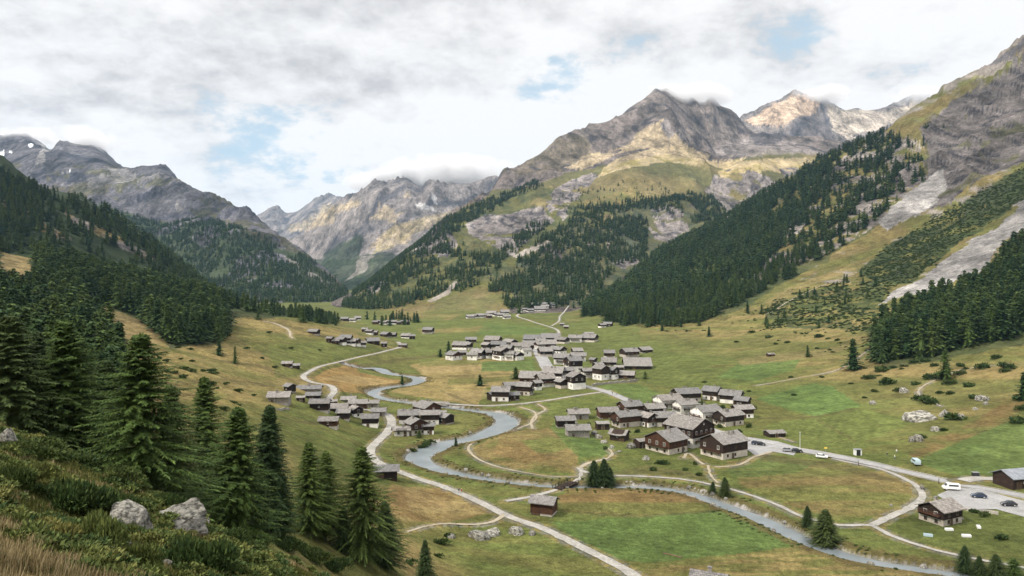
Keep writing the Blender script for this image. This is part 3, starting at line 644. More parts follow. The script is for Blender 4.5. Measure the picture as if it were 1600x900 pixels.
# edge and centre lines on the main road
P,W=CURV['main_road']; T=np.gradient(P,axis=0); T/=np.linalg.norm(T,axis=1)[:,None]; Nn=np.stack([-T[:,1],T[:,0]],1)
sel=P[:,1]<330
for off in (-3.1,3.1):
    Q=(P+Nn*off)[sel]; ribbon('road_marking',Q,np.full(sel.sum(),.16),ROADC['main_road'][sel]+.03,MLN,.06,'white edge line on the main road',cross=2)
def water_mat():
    m,nt,b=newmat('river_water',.12,.5); geo=N(nt,'ShaderNodeNewGeometry'); P=geo.outputs['Position']
    n1=noise(nt,P,.9,5,.7); n2=noise(nt,P,.12,4,.6)
    c=mixc(nt,(.10,.118,.122),(.15,.17,.178),ramp(nt,n2,[(.35,0.),(.65,1.)]))
    c=mixc(nt,c,(.55,.58,.6),ramp(nt,n1,[(.64,0.),(.8,.55)]))
    nt.links.new(c,b.inputs['Base Color']); b.inputs['Roughness'].default_value=.32; bump(nt,b,n1,.02,.6); return m
P,W=CURV['river']; zr=hz(P[:,0],P[:,1],Z0)+1.8; n=12; zr=np.convolve(np.pad(zr,(n,n),'edge'),np.ones(2*n+1)/(2*n+1),'valid')
ribbon('river',P,W+3.5,zr-1.0,water_mat(),-.0,'pale blue-grey river meandering across the valley floor',cross=5)
RZ=zr
# parking area
def slab(name,poly,mat,off,label):
    P=[pick(*p) for p in poly]; bm=bmesh.new(); vs=[bm.verts.new((x,y,0)) for x,y in P]; bm.faces.new(vs)
    bmesh.ops.triangulate(bm,faces=bm.faces[:]); 
    for _ in range(4): bmesh.ops.subdivide_edges(bm,edges=[e for e in bm.edges if e.calc_length()>3],cuts=1); bmesh.ops.triangulate(bm,faces=bm.faces[:])
    for v in bm.verts: v.co.z=float(hz(v.co.x,v.co.y))+off
    me=bpy.data.meshes.new(name); bm.to_mesh(me); bm.free(); me.materials.append(mat); return link(name,me,kind='structure',label=label)
slab('car_park',[(1464,774),(1492,762),(1530,765),(1600,783),(1700,810),(1700,842),(1600,808),(1556,796),(1520,797),(1490,791)],MA,.13,'pale gravelled car park beside the main road')
# ---------------------------------------------------------------- foliage materials
def leaf_mat(name,c1,c2,spread=.35,warm=(.11,.13,.03),spec=.12):
    m,nt,b=newmat(name,.75,spec)
    oi=N(nt,'ShaderNodeObjectInfo'); geo=N(nt,'ShaderNodeNewGeometry')
    tc=N(nt,'ShaderNodeTexCoord')
    c=mixc(nt,c1,c2,geo.outputs['Random Per Island'])
    c=mixc(nt,c,warm,M_(nt,'MULTIPLY',M_(nt,'POWER',oi.outputs['Random'],2.5),spread))
    c=mixc(nt,c,ramp(nt,noise(nt,tc.outputs['Object'],.55,3,.6),[(.3,.7),(.7,1.3)]),1.,'MULTIPLY')
    nt.links.new(c,b.inputs['Base Color'])
    return m
MSPR=leaf_mat('spruce_needles',(.016,.032,.011),(.040,.062,.020))
MLAR=leaf_mat('larch_needles',(.024,.046,.010),(.066,.100,.022),.35,(.08,.10,.022))
MFAR=leaf_mat('forest_needles',(.012,.031,.010),(.032,.062,.017),.7,(.08,.11,.026))
MJUN=leaf_mat('juniper_needles',(.018,.038,.011),(.060,.088,.024),.4,(.09,.10,.026))
mt_,nt_,b_=newmat('tree_bark',.95,.1); g_=N(nt_,'ShaderNodeTexCoord'); nt_.links.new(ramp(nt_,noise(nt_,g_.outputs['Object'],6,5,.7),[(.3,(.05,.038,.03)),(.7,(.13,.105,.085))]),b_.inputs['Base Color']); MBK=mt_
def tube(pts,rad,n=7):
    V=[];Fq=[]
    for i,(p,r) in enumerate(zip(pts,rad)):
        for k in range(n):
            a=2*math.pi*k/n; V.append((p[0]+r*math.cos(a),p[1]+r*math.sin(a),p[2]))
    for i in range(len(pts)-1):
        for k in range(n): Fq.append((i*n+k,i*n+(k+1)%n,(i+1)*n+(k+1)%n,(i+1)*n+k))
    return V,Fq
def diamonds(B,D,Wd,side):
    """leaf sprays: a diamond from B along D, half width Wd towards side"""
    n=len(B); mid=B+D*.45
    V=np.empty((n,4,3)); V[:,0]=B;V[:,1]=mid+side*Wd[:,None];V[:,2]=B+D;V[:,3]=mid-side*Wd[:,None]
    return V.reshape(-1,3),np.arange(n*4).reshape(n,4)
def conifer_mesh(name,seed,h,rad,whorls,nb,nseg,spray,wide,kind='spruce',core=True,base=.04,mat=None,droop=.35):
    r=np.random.default_rng(seed); B=[];Dd=[];Wl=[];Sd=[]
    for w in range(whorls):
        t=(w+r.random()*.5)/whorls; z=h*(base+(1-base)*t)
        prof=(1-t)**.80 if kind=='spruce' else (1-t)**.72*(0.8+.2*min(1,t*5))
        prof*=.60+.40*min(1,(t+.02)*5)
        for k in range(nb):
            if r.random()<(.10 if kind=='spruce' else .2): continue
            a=2*math.pi*(k+r.random()*.8)/nb+w*1.7; L=rad*prof*(.5+.62*r.random()**.8)*(1+.16*math.sin(a+seed))*(1+.12*math.sin(w*.9+seed*2)); 
            if L<.12*rad*.4: L=.05*rad+.02
            z=h*(base+(1-base)*min(.985,t+r.normal(0,.55)/whorls)); dirv=np.array([math.cos(a),math.sin(a)]); up=.25*t-.05+r.normal(0,.07); dr=droop*(1-t*.6)*(.7+.6*r.random())
            s=(np.arange(nseg)+r.random(nseg)*.8)/nseg
            s=np.clip(s,.04,1)
            zc=z+L*(up*s-dr*s**2+dr*.35*s**4)
            base_=np.column_stack([dirv[0]*L*s+.010*h*math.sin(z/h*3+seed),dirv[1]*L*s,zc])
            for sg in (-1,1,0):
                m=nseg
                if sg==0:
                    d=np.column_stack([np.full(m,dirv[0]),np.full(m,dirv[1]),-.25-r.random(m)*.3])*(L/nseg*1.6+spray*.5)[None] if False else np.column_stack([np.full(m,dirv[0]),np.full(m,dirv[1]),-.15-r.random(m)*.35])*(L/nseg*1.5+spray*.35)
                else:
                    aa=a+sg*(.75+r.random(m)*.5); ln=(spray*(1.15-s*.75)*(.6+.7*r.random(m)))
                    d=np.column_stack([np.cos(aa),np.sin(aa),-.2-.5*r.random(m)])*ln[:,None]
                B.append(base_);Dd.append(d);Wl.append(np.linalg.norm(d,axis=1)*wide*(.7+.6*r.random(m)))
                sd=np.column_stack([-d[:,1],d[:,0],r.normal(0,.35,m)*np.linalg.norm(d,axis=1)]); sd/=np.maximum(np.linalg.norm(sd,axis=1),1e-6)[:,None]; Sd.append(sd)
    # leader
    B.append(np.array([[0,0,h*.93]]*4)); d=np.array([[.02*rad*math.cos(i*1.6),.02*rad*math.sin(i*1.6),h*.075] for i in range(4)]); Dd.append(d); Wl.append(np.full(4,rad*.045)); Sd.append(np.array([[math.cos(i*1.6),math.sin(i*1.6),0] for i in range(4)]))
    V,Q=diamonds(np.concatenate(B),np.concatenate(Dd),np.concatenate(Wl),np.concatenate(Sd))
    if core:
        n=8;rings=5;cv=[];cq=[]
        for i in range(rings):
            t=i/(rings-1); rr=rad*.42*(1-t)**.9*(.6+.4*min(1,(t+.05)*6))
            for k in range(n): a=2*math.pi*k/n+i*.4; q=rr*(.7+.5*r.random()); cv.append((q*math.cos(a),q*math.sin(a),h*(base*1.3+(.9-base)*t)-r.random()*h*.03))
        o=len(V)
        for i in range(rings-1):
            for k in range(n): cq.append((o+i*n+k,o+i*n+(k+1)%n,o+(i+1)*n+(k+1)%n,o+(i+1)*n+k))
        V=np.vstack([V,np.array(cv)]); Q=np.vstack([Q,np.array(cq)])
    return mesh_from(name,V,Q,[mat or MSPR])
def trunk_mesh(name,h,r,seed=0,n=7):
    rr=random.Random(seed); k=8; pts=[];ra=[]
    for i in range(k+1):
        t=i/k; pts.append((rr.uniform(-.02,.02)*h*t*.5,rr.uniform(-.02,.02)*h*t*.5,-1.2+(h*.97+1.2)*t)); ra.append(r*(1-t)**.85+.015+(r*.5 if i==0 else 0))
    V,Q=tube(pts,ra,n)
    if n==7:      # bare dead twigs on the lower stem
        for i in range(46):
            z=h*rr.uniform(.03,.62); a=rr.uniform(0,6.28); L=h*rr.uniform(.08,.2)*(1-z/h); o=len(V); p0=(0,0,z); p1=(math.cos(a)*L,math.sin(a)*L,z-L*rr.uniform(.05,.4)); w=.035
            for px_,py_,pz_,q in ((*p0,w),(*p1,w*.3)): V+=[(px_-math.sin(a)*q,py_+math.cos(a)*q,pz_),(px_+math.sin(a)*q,py_-math.cos(a)*q,pz_),(px_,py_,pz_+q)]
            Q+=[(o,o+1,o+4,o+3),(o+1,o+2,o+5,o+4),(o+2,o,o+3,o+5)]
    return mesh_from(name,V,np.array(Q),[MBK],True)
HN=15.0
NEARP=[]   # detailed trees (unit height 15 m)
for i,(kd,mt,rad,dr) in enumerate((('spruce',MSPR,6.2,.36),('spruce',MSPR,5.4,.42),('larch',MLAR,6.6,.24),('larch',MLAR,5.9,.28),('larch',MLAR,5.2,.22))):
    c=conifer_mesh('crown',100+i,HN,rad,62,12,24,.60 if kd=='spruce' else .52,.13 if kd=='spruce' else .12,kd,kd=='spruce',.05 if kd=='spruce' else .07,mt,dr)
    NEARP.append((c,trunk_mesh('trunk',HN,.24,i)))
MIDP=[]
for i,(kd,mt,rad) in enumerate((('spruce',MFAR,5.2),('spruce',MFAR,4.4),('larch',MFAR,5.2),('larch',MLAR,4.6))):
    c=conifer_mesh('crown',200+i,HN,rad,20,7,5,1.0,.27,kd,True,.04,mt,.42); MIDP.append((c,trunk_mesh('trunk',HN,.22,20+i,5)))
FARP=[]
for i,rad in enumerate((4.2,3.7,3.4,4.6)):
    FARP.append(conifer_mesh('far_conifer_%s'%'abcd'[i],300+i,HN,rad,9,5,2,1.5,.42,'spruce',True,.03,MFAR,.4))
print('tree meshes',time.time()-T0, [len(c[0].polygons) for c in NEARP],[len(c[0].polygons) for c in MIDP],[len(c.polygons) for c in FARP])
def put_tree(px,Y,h,proto,label,group=None,name='conifer_tree',wide=1.,x=None):
    x=float(U(px))*Y if x is None else x
    r=bpy.data.objects.new(name,None); C.objects.link(r); r.empty_display_size=.5
    r.location=(x,Y,float(hz(x,Y))); s=h/HN; r.scale=(s*wide,s*wide,s); r.rotation_euler=(random.uniform(-.02,.02),random.uniform(-.02,.02),random.uniform(0,6.28))
    r['label']=label; r['category']='tree'
    if group: r['group']=group
    for nm,me in (('crown',proto[0]),('trunk',proto[1])):
        o=bpy.data.objects.new(nm,me); C.objects.link(o); o.parent=r
    return r
def tree_at(px,ytop,Y,proto,label,group=None,wide=1.,name='conifer_tree'):
    x=float(U(px))*Y; zb=float(hz(x,Y)); zt=float(ZY(ytop,Y)); return put_tree(px,Y,max(zt-zb,2),proto,label,group,name,wide)
# foreground trees, one by one: (px, top y, distance, kind, width factor, label)
FG=[
 (12,490,62,0,1.15,'dark spruce cut by the left picture edge behind the heath slope','spruce_tree'),
 (-70,470,80,1,1.2,'dark spruce beyond the left edge behind the foreground heath','spruce_tree'),
 (52,515,85,1,1.1,'dark spruce squeezed behind the two leftmost big trees','spruce_tree'),
 (108,498,66,2,1.0,'tall bright green larch, second big foreground tree from the left','larch_tree'),
 (160,560,75,0,1.1,'shadowy spruce filling the gap between the two biggest left trees','spruce_tree'),
 (217,520,62,2,1.08,'broadest foreground larch with wide dense crown, third big one from left','larch_tree'),
 (268,600,80,1,1.,'dark small spruce tucked right behind the broadest larch','spruce_tree'),
 (322,588,92,4,.95,'slender light larch with thin tip between broad larch and pale larch','larch_tree'),
 (350,700,88,0,.9,'short dark spruce hidden behind the pale feathery larch','spruce_tree'),
 (368,636,72,3,1.15,'pale green feathery larch standing beside the grey foreground boulder','larch_tree'),
 (420,632,98,1,.95,'slim dark open-branched spruce right of the pale feathery larch','spruce_tree'),
 (445,740,100,4,.85,'low larch wedged between slim spruce and the twin larches','larch_tree'),
 (481,690,108,4,1.05,'left one of the twin dark larches in the middle foreground','larch_tree'),
 (508,704,112,3,1.0,'right one of the twin dark larches in the middle foreground','larch_tree'),
 (536,790,112,0,.9,'short dark spruce filling the space below the rightmost twin larch','spruce_tree'),
 (566,697,116,2,1.02,'full larch with visible trunk standing left of the slate-roofed barn','larch_tree'),
 (602,782,122,1,1.1,'dark narrow spruce leaning out at right end of foreground group','spruce_tree'),
 (663,843,132,1,.95,'small lone pointed spruce at the bottom edge right of the tree group','spruce_tree'),
]
for px,yt,Y,k,wd,lab,nm in FG: tree_at(px,yt,Y,NEARP[k],lab,None,wd,nm)
# single trees in the valley and on the slopes
LONE=[(1333,528,578,1,1.3,'big lone spruce on the right meadow left of the near wood'),(1262,539,558,0,1.,'small lone conifer on dry slope left of the big lone spruce'),
 (1478,545,592,3,1.2,'conifer alone on the right hillside below the near wood, junipers at its foot'),(1190,475,490,0,1.2,'lone conifer on the dry slope under the right forest edge'),
 (929,719,758,0,1.5,'left of two dark trees by the little river bridge'),(944,717,758,1,1.6,'right of two dark trees by the little river bridge'),(953,730,757,0,1.2,'lowest conifer of the clump at the river bridge'),
 (1261,790,824,0,1.2,'small conifer leaning over the river left of the big riverside conifer'),(1291,795,852,1,1.7,'big dense conifer on the river bank at bottom right'),
 (1132,745,775,0,1.4,'right of two round dark trees at the river bend below the barns'),(1114,752,770,1,1.5,'left of two round dark trees at the river bend below the barns'),
 (342,530,556,0,1.1,'small lone conifer on the left meadow below the wood'),(367,540,568,1,.8,'thin lone conifer on the left meadow, lower than its neighbour'),
 (403,484,500,0,1.2,'conifer standing alone on the ridge of left meadow'),(712,682,697,1,.9,'tiny conifer on the inner bank of the river bend'),
 (701,532,553,0,1.2,'dark pointed conifer at left end of the central village'),(688,545,558,2,1.5,'rounded dark tree left of the central village'),
 (1507,852,893,0,1.3,'leftmost dark tree of the bottom right river group'),(1530,868,902,1,1.5,'second dark tree of the bottom right river group'),(1556,865,905,0,1.6,'third dark tree of the bottom right river group'),(1585,872,912,2,1.6,'last dark tree at the bottom right corner'),
 (1600,580,625,1,1.5,'dark tree at the right edge above the bright green field'),(1168,470,488,1,1.1,'conifer at the lower edge of the right forest'),
 (800,467,483,0,1.2,'left one of three conifers beside the upper hamlet'),(822,463,482,1,1.2,'middle one of three conifers beside the upper hamlet'),(838,462,479,0,1.2,'right one of three conifers above the upper hamlet'),(811,470,490,2,1.2,'rounded conifer in front of upper hamlet left end'),
 (641,495,502,0,1.3,'small distant tree on the far meadow left of the upper hamlet'),(655,672,684,2,1.6,'dark round bush tree on the river bank below the left hamlet'),
 (628,586,600,2,1.4,'bushy tree on the inner river bend in mid valley'),(750,585,603,2,1.8,'round green tree beside the lone long roof in the village'),(806,573,592,3,2.0,'light green leafy tree left of the lower village barns'),(1008,580,592,2,1.8,'leafy tree beside the big white hotel in the village')]
for px,yt,yb,k,wd,lab in LONE:
    x,Y=pick(px,yb,60); put_tree(px,Y,max((yb-yt)*Y/F,2.5),(NEARP if Y<330 and k<4 else MIDP)[k],lab,None,'conifer_tree',wd)
# ---------------------------------------------------------------- woods
CV=np.maximum.accumulate(np.zeros((NY,NU)),0)
ymin=np.minimum.accumulate(YIM,axis=0)       # highest terrain line seen so far along each sight line
def visible(px,Y,h):
    """does the top of something h tall at (px,Y) stick out above the ground before it"""
    j=np.clip(((px-PXG[0])/(PXG[1]-PXG[0])).astype(int),0,NU-1); i=np.clip(np.searchsorted(YG,Y)-2,0,NY-1)
    z=hz(U(px)*Y,Y); yt=HY+(HC-z-h)*F/Y
    return yt<ymin[i,j]+.5
def wood(poly,ids,spacing,Ymin,Ymax,thr,seed,ns=90.,warp=10,pxr=(-60,1660)):
    r=np.random.default_rng(seed)
    us=U(np.array(pxr)); area=(Ymax**2-Ymin**2)/2*(us[1]-us[0]); n=int(area/spacing**2)
    Y=np.sqrt(r.random(n)*(Ymax**2-Ymin**2)+Ymin**2); u=us[0]+r.random(n)*(us[1]-us[0]); px=u*F+CX; x=u*Y
    z=hz(x,Y); y=HY+(HC-z)*F/Y
    n1=fbm(x/ns,Y/ns,3,s=seed); n2=fbm(x/(ns*.3),Y/(ns*.3),2,s=seed+9)
    m=np.zeros(n,bool)
    for p in poly: m|=inpoly(p,px+n1*warp*1.5,y+n2*warp)
    j=np.clip(((px-PXG[0])/(PXG[1]-PXG[0])).astype(int),0,NU-1); i=np.clip(np.searchsorted(YG,Y),0,NY-1)
    m&=np.isin(ID[i,j],ids)&(n1*.7+n2*.5>thr)&(scr_mask[i,j]<.5)
    px,Y,x=px[m],Y[m],x[m]
    k=visible(px,Y,10.); return px[k],Y[k],x[k]
scr_mask=((col.sum(-1)>.52)).astype(float)
for P in ([(0,392),(50,396),(66,425),(60,448),(20,470),(-20,470),(-20,392)],[(125,462),(200,490),(262,530),(240,545),(190,520),(135,500)]): scr_mask[inpoly(P,QX,QY)&(YY<900)]=1
def hl(seed,n,lo,hi): 
    r=np.random.default_rng(seed); return lo+(hi-lo)*r.beta(2.2,2.0,n)
WOODS=[]
def addw(key,res,lo,hi,seed): 
    px,Y,x=res; WOODS.append((key,px,Y,x,hl(seed,len(px),lo,hi))); print(key,len(px))
addw('left',wood([[(-80,330),(0,385),(150,415),(300,462),(345,472),(352,530),(270,542),(235,512),(200,488),(150,478),(135,500),(172,545),(195,600),(180,660),(-80,700)]],[1],5.0,110,900,-.34,5,40),13,22,1)
addw('row',wood([[(330,462),(440,486),(524,503),(500,510),(440,492),(345,480)]],[1],7.5,300,900,-.1,25,40),11,19,21)
addw('hill',wood([[(-80,300),(0,262),(60,300),(170,335),(300,430),(330,455),(250,450),(100,430),(0,420)]],[2],6.5,760,1500,-.5,6),12,19,2)
addw('mount_c',wood([[(150,325),(240,345),(340,345),(420,375),(480,405),(540,455),(545,475),(300,480),(150,420)]],[3],11,1800,3400,-.16,8,220),12,18,3)
addw('valley_end',wood([[(420,478),(450,490),(510,505),(530,500),(535,508),(500,512),(420,492)],[(560,500),(640,498),(660,504),(600,510)]],[0,1,6],14,700,1700,.02,9),11,17,4)
addw('main_foot',wood([[(520,490),(560,452),(640,385),(700,342),(735,322),(800,300),(840,283),(846,292),(800,312),(770,330),(740,345),(700,372),(735,400),(790,400),(770,440),(720,455),(640,480)]],[6],8.5,1450,3000,-.1,10,120),11,17,5)
addw('main_mid',wood([[(765,455),(800,425),(850,372),(890,350),(900,325),(940,320),(945,345),(1000,335),(1012,345),(1010,400),(960,420),(930,480),(790,478)],[(930,325),(1000,315),(1080,305),(1120,310),(1150,340),(1140,360),(1080,345),(1020,325),(960,335)],[(740,440),(800,400),(860,350),(840,345),(770,400)]],[6],8.5,1250,3000,-.14,11,120),11,18,6)
addw('right_far',wood([[(905,492),(930,462),(1000,400),(1100,358),(1150,332),(1250,275),(1290,252),(1290,300),(1230,370),(1190,420),(1170,470),(1100,505),(1040,512),(990,510),(935,498)]],[8],7.4,850,2300,-.22,12,90),13,24,7)
addw('right_up',wood([[(1270,265),(1300,244),(1380,210),(1450,232),(1440,262),(1445,310),(1400,300),(1385,335),(1330,380),(1250,430),(1150,480),(1200,400),(1240,340)]],[8],8.2,700,2300,.0,15,60),12,22,17)
addw('right_near',wood([[(1366,578),(1366,535),(1398,508),(1440,485),(1495,462),(1545,452),(1565,415),(1600,392),(1680,340),(1680,560),(1600,535),(1500,545),(1478,562),(1420,565),(1400,578)]],[8],7.2,480,1300,-.36,13,60),17,29,8)
addw('scatter',wood([[(860,310),(960,280),(1050,290),(1050,325),(900,345)],[(1380,205),(1480,200),(1440,320),(1380,340)],[(1180,470),(1340,420),(1400,480),(1350,520),(1200,520)],[(1000,512),(1200,500),(1200,530),(1000,530)]],[6,8],22,700,3000,.05,14),7,13,9)
# the 300 that show largest stand as trees of their own, the rest of the woods is one mass
ALLP=np.concatenate([w[1] for w in WOODS]); ALLY=np.concatenate([w[2] for w in WOODS]); ALLX=np.concatenate([w[3] for w in WOODS]); ALLH=np.concatenate([w[4] for w in WOODS])
ALLK=np.concatenate([[i]*len(w[1]) for i,w in enumerate(WOODS)])
# thin the crowding: keep one tree per cell
cell=np.where(ALLY<900,5.6,7.0); key=(np.floor(ALLX/cell)*100003+np.floor(ALLY/cell)).astype(np.int64); _,first=np.unique(key,return_index=True)
ALLP,ALLY,ALLX,ALLH,ALLK=[a[first] for a in (ALLP,ALLY,ALLX,ALLH,ALLK)]
score=ALLH/ALLY*((ALLP>-20)&(ALLP<1620)); order=np.argsort(-score); NI=230
ind=order[:NI]; rest=order[NI:]
WL={'left':('conifers of the dark wood on the left hillside','dark conifer crowded in the dense wood on the left hillside'),'right_near':('conifers of the near wood on the right slope','tall dark conifer crowded in the near wood at the right edge')}
LEFTSEG=[(-99,60,'far left, above the big foreground trees'),(60,130,'above the second foreground larch'),(130,200,'upper middle, over the broad larch'),(200,270,'where the wood narrows toward the meadow'),(270,350,'at the meadow corner of the wood'),(350,700,'along the thin row running down the ridge')]
for i in ind:
    k=WOODS[ALLK[i]][0]; px=ALLP[i]
    if k=='left':
        sg=[s for s in LEFTSEG if s[0]<=px<s[1]] or [LEFTSEG[-1]]; lab='dark conifer of the left hillside wood, '+sg[0][2]; grp='left wood conifers '+sg[0][2]
    elif k=='right_near':
        t='left end' if px<1430 else ('centre' if px<1520 else 'right end'); lab='tall dark conifer in the %s of the near wood at right'%t; grp='conifers in the %s of the near right wood'%t
    else: lab='dark conifer at the front of the distant %s'%('right slope forest' if ALLX[i]>0 else 'left woods'); grp=lab+'s'
    pr=MIDP[int(ALLX[i]*7.3)%4] if ALLY[i]>170 else NEARP[int(ALLX[i]*7.3)%5]
    put_tree(None,float(ALLY[i]),float(ALLH[i]),pr,lab,grp,'conifer_tree',random.uniform(.9,1.3),x=float(ALLX[i]))
def scatter_obj(name,x,Y,z,scl,idx,protos,label,seed=0):
    me=bpy.data.meshes.new(name); n=len(x); me.vertices.add(n); me.vertices.foreach_set('co',np.column_stack([x,Y,z]).astype(np.float32).ravel())
    r=np.random.default_rng(seed)
    a=me.attributes.new('scl','FLOAT_VECTOR','POINT'); w=r.uniform(.9,1.35,n)*scl; a.data.foreach_set('vector',np.column_stack([w,w,scl]).astype(np.float32).ravel())
    a=me.attributes.new('rot','FLOAT_VECTOR','POINT'); a.data.foreach_set('vector',np.column_stack([r.normal(0,.02,n),r.normal(0,.02,n),r.random(n)*6.283]).astype(np.float32).ravel())
    a=me.attributes.new('kind_index','INT','POINT'); a.data.foreach_set('value',idx.astype(np.int32))
    o=link(name,me,kind='stuff',label=label)
    ng=bpy.data.node_groups.new(name+'_nodes','GeometryNodeTree'); ng.interface.new_socket('Geometry',in_out='INPUT',socket_type='NodeSocketGeometry'); ng.interface.new_socket('Geometry',in_out='OUTPUT',socket_type='NodeSocketGeometry')
    gi=ng.nodes.new('NodeGroupInput'); go=ng.nodes.new('NodeGroupOutput'); ip=ng.nodes.new('GeometryNodeInstanceOnPoints'); jn=ng.nodes.new('GeometryNodeJoinGeometry')
    for m in reversed(protos):
        po=bpy.data.objects.new(m.name+'_shape',m); oi=ng.nodes.new('GeometryNodeObjectInfo'); oi.inputs['Object'].default_value=po; oi.inputs['As Instance'].default_value=True; ng.links.new(oi.outputs['Geometry'],jn.inputs[0])
    def att(nm,t):
        q=ng.nodes.new('GeometryNodeInputNamedAttribute'); q.data_type=t; q.inputs['Name'].default_value=nm; return q.outputs['Attribute']
    ng.links.new(gi.outputs[0],ip.inputs['Points']); ng.links.new(jn.outputs[0],ip.inputs['Instance']); ip.inputs['Pick Instance'].default_value=True
    ng.links.new(att('kind_index','INT'),ip.inputs['Instance Index']); ng.links.new(att('rot','FLOAT_VECTOR'),ip.inputs['Rotation']); ng.links.new(att('scl','FLOAT_VECTOR'),ip.inputs['Scale'])
    ng.links.new(ip.outputs[0],go.inputs[0]); md=o.modifiers.new('scatter','NODES'); md.node_group=ng; return o
ry=ALLY[rest]; isn=ry<1150
rr_=np.random.default_rng(3)
kix=np.where(isn,4+rr_.integers(0,4,len(rest)),rr_.integers(0,4,len(rest)))
scatter_obj('forest',ALLX[rest],ry,hz(ALLX[rest],ry)-.3,ALLH[rest]/HN,kix,FARP+[p[0] for p in MIDP],'dark conifer forest covering the valley slopes')
print('woods',len(rest),time.time()-T0)
# ---------------------------------------------------------------- building materials
def wall_mat(name,c1,c2,scale,stretch=(1,1,1),bd=.03,rough=.9,lo=.35,hi=.65):
    m,nt,b=newmat(name,rough,.15); tc=N(nt,'ShaderNodeTexCoord'); mp=N(nt,'ShaderNodeMapping'); mp.inputs['Scale'].default_value=stretch; nt.links.new(tc.outputs['Object'],mp.inputs[0])
    oi=N(nt,'ShaderNodeObjectInfo')
    n=noise(nt,mp.outputs[0],scale,5,.7)
    c=mixc(nt,c1,c2,ramp(nt,n,[(lo,0.),(hi,1.)]))
    c=mixc(nt,c,ramp(nt,noise(nt,tc.outputs['Object'],.35,3,.6),[(.3,.8),(.7,1.2)]),1.,'MULTIPLY')
    c=mixc(nt,c,ramp(nt,oi.outputs['Random'],[(0,.78),(1,1.22)]),1.,'MULTIPLY')
    nt.links.new(c,b.inputs['Base Color']); bump(nt,b,n,bd); return m
MTIM=wall_mat('dark_timber',(.014,.010,.008),(.048,.031,.023),1.2,(.6,.6,7))
MTIR=wall_mat('red_brown_timber',(.032,.018,.012),(.095,.045,.026),1.2,(.6,.6,7))
MSTN=wall_mat('rubble_stone',(.17,.15,.13),(.38,.35,.31),2.6,(1,1,1.4),.08)
MWHT=wall_mat('lime_plaster',(.60,.57,.52),(.76,.73,.68),.8,bd=.01)
MBEI=wall_mat('beige_masonry',(.34,.30,.25),(.55,.50,.43),2.0,bd=.04)
MFRM=wall_mat('window_wood',(.55,.52,.47),(.66,.63,.58),2,bd=.0)
MFRD=wall_mat('dark_window_wood',(.07,.045,.03),(.12,.08,.05),2,bd=.0)
def slab_roof_mat(name,c1,c2,c3):
    m,nt,b=newmat(name,.8,.25); tc=N(nt,'ShaderNodeTexCoord'); mp=N(nt,'ShaderNodeMapping'); mp.inputs['Scale'].default_value=(1,1,1); nt.links.new(tc.outputs['Object'],mp.inputs[0])
    br=N(nt,'ShaderNodeTexBrick'); nt.links.new(mp.outputs[0],br.inputs[0]); br.inputs['Scale'].default_value=1.; br.inputs['Brick Width'].default_value=.85; br.inputs['Row Height'].default_value=.55; br.inputs['Mortar Size'].default_value=.035; br.inputs['Mortar Smooth'].default_value=.2; br.inputs['Bias'].default_value=.0
    br.inputs['Color1'].default_value=(*c1,1); br.inputs['Color2'].default_value=(*c2,1); br.inputs['Mortar'].default_value=(*c3,1); br.offset_frequency=2
    oi=N(nt,'ShaderNodeObjectInfo')
    c=mixc(nt,br.outputs['Color'],ramp(nt,noise(nt,tc.outputs['Object'],.7,5,.7),[(.3,.72),(.7,1.25)]),1.,'MULTIPLY')
    c=mixc(nt,c,ramp(nt,oi.outputs['Random'],[(0,(.80,.80,.82)),(.5,(1.0,.98,.96)),(1,(1.25,1.2,1.15))]),1.,'MULTIPLY')
    nt.links.new(c,b.inputs['Base Color']); bump(nt,b,br.outputs['Fac'],-.05); return m
MRF=slab_roof_mat('stone_slab_roof',(.145,.14,.134),(.215,.207,.198),(.08,.077,.073)); MRFB=slab_roof_mat('mossy_slab_roof',(.135,.126,.117),(.225,.21,.197),(.065,.06,.055)); MRFM=slab_roof_mat('metal_roof',(.17,.19,.215),(.20,.22,.25),(.13,.14,.16))
MGL,nt_,b_=newmat('window_glass',.12,.6); b_.inputs['Base Color'].default_value=(.02,.024,.028,1)
def boxes_mesh(name,bx,mats):
    """bx: list of (x0,x1,y0,y1,z0,z1,mat)"""
    V=[];Q=[];mi=[]
    for x0,x1,y0,y1,z0,z1,m in bx:
        o=len(V); V+=[(x0,y0,z0),(x1,y0,z0),(x1,y1,z0),(x0,y1,z0),(x0,y0,z1),(x1,y0,z1),(x1,y1,z1),(x0,y1,z1)]
        Q+=[(o,o+3,o+2,o+1),(o+4,o+5,o+6,o+7),(o,o+1,o+5,o+4),(o+1,o+2,o+6,o+5),(o+2,o+3,o+7,o+6),(o+3,o,o+4,o+7)]; mi+=[m]*6
    return mesh_from(name,V,np.array(Q),mats,matidx=mi)
def gable_mesh(name,L,W,z0,z1,zr,mat):
    V=[(-L/2,-W/2,z0),(L/2,-W/2,z0),(L/2,W/2,z0),(-L/2,W/2,z0),(-L/2,-W/2,z1),(L/2,-W/2,z1),(L/2,W/2,z1),(-L/2,W/2,z1),(-L/2,0,zr),(L/2,0,zr)]
    Fc=[(0,3,2,1),(0,1,5,4),(2,3,7,6),(4,5,9,8),(6,7,8,9),(1,2,6,9,5),(3,0,4,8,7)]
    return mesh_from(name,V,Fc,[mat])
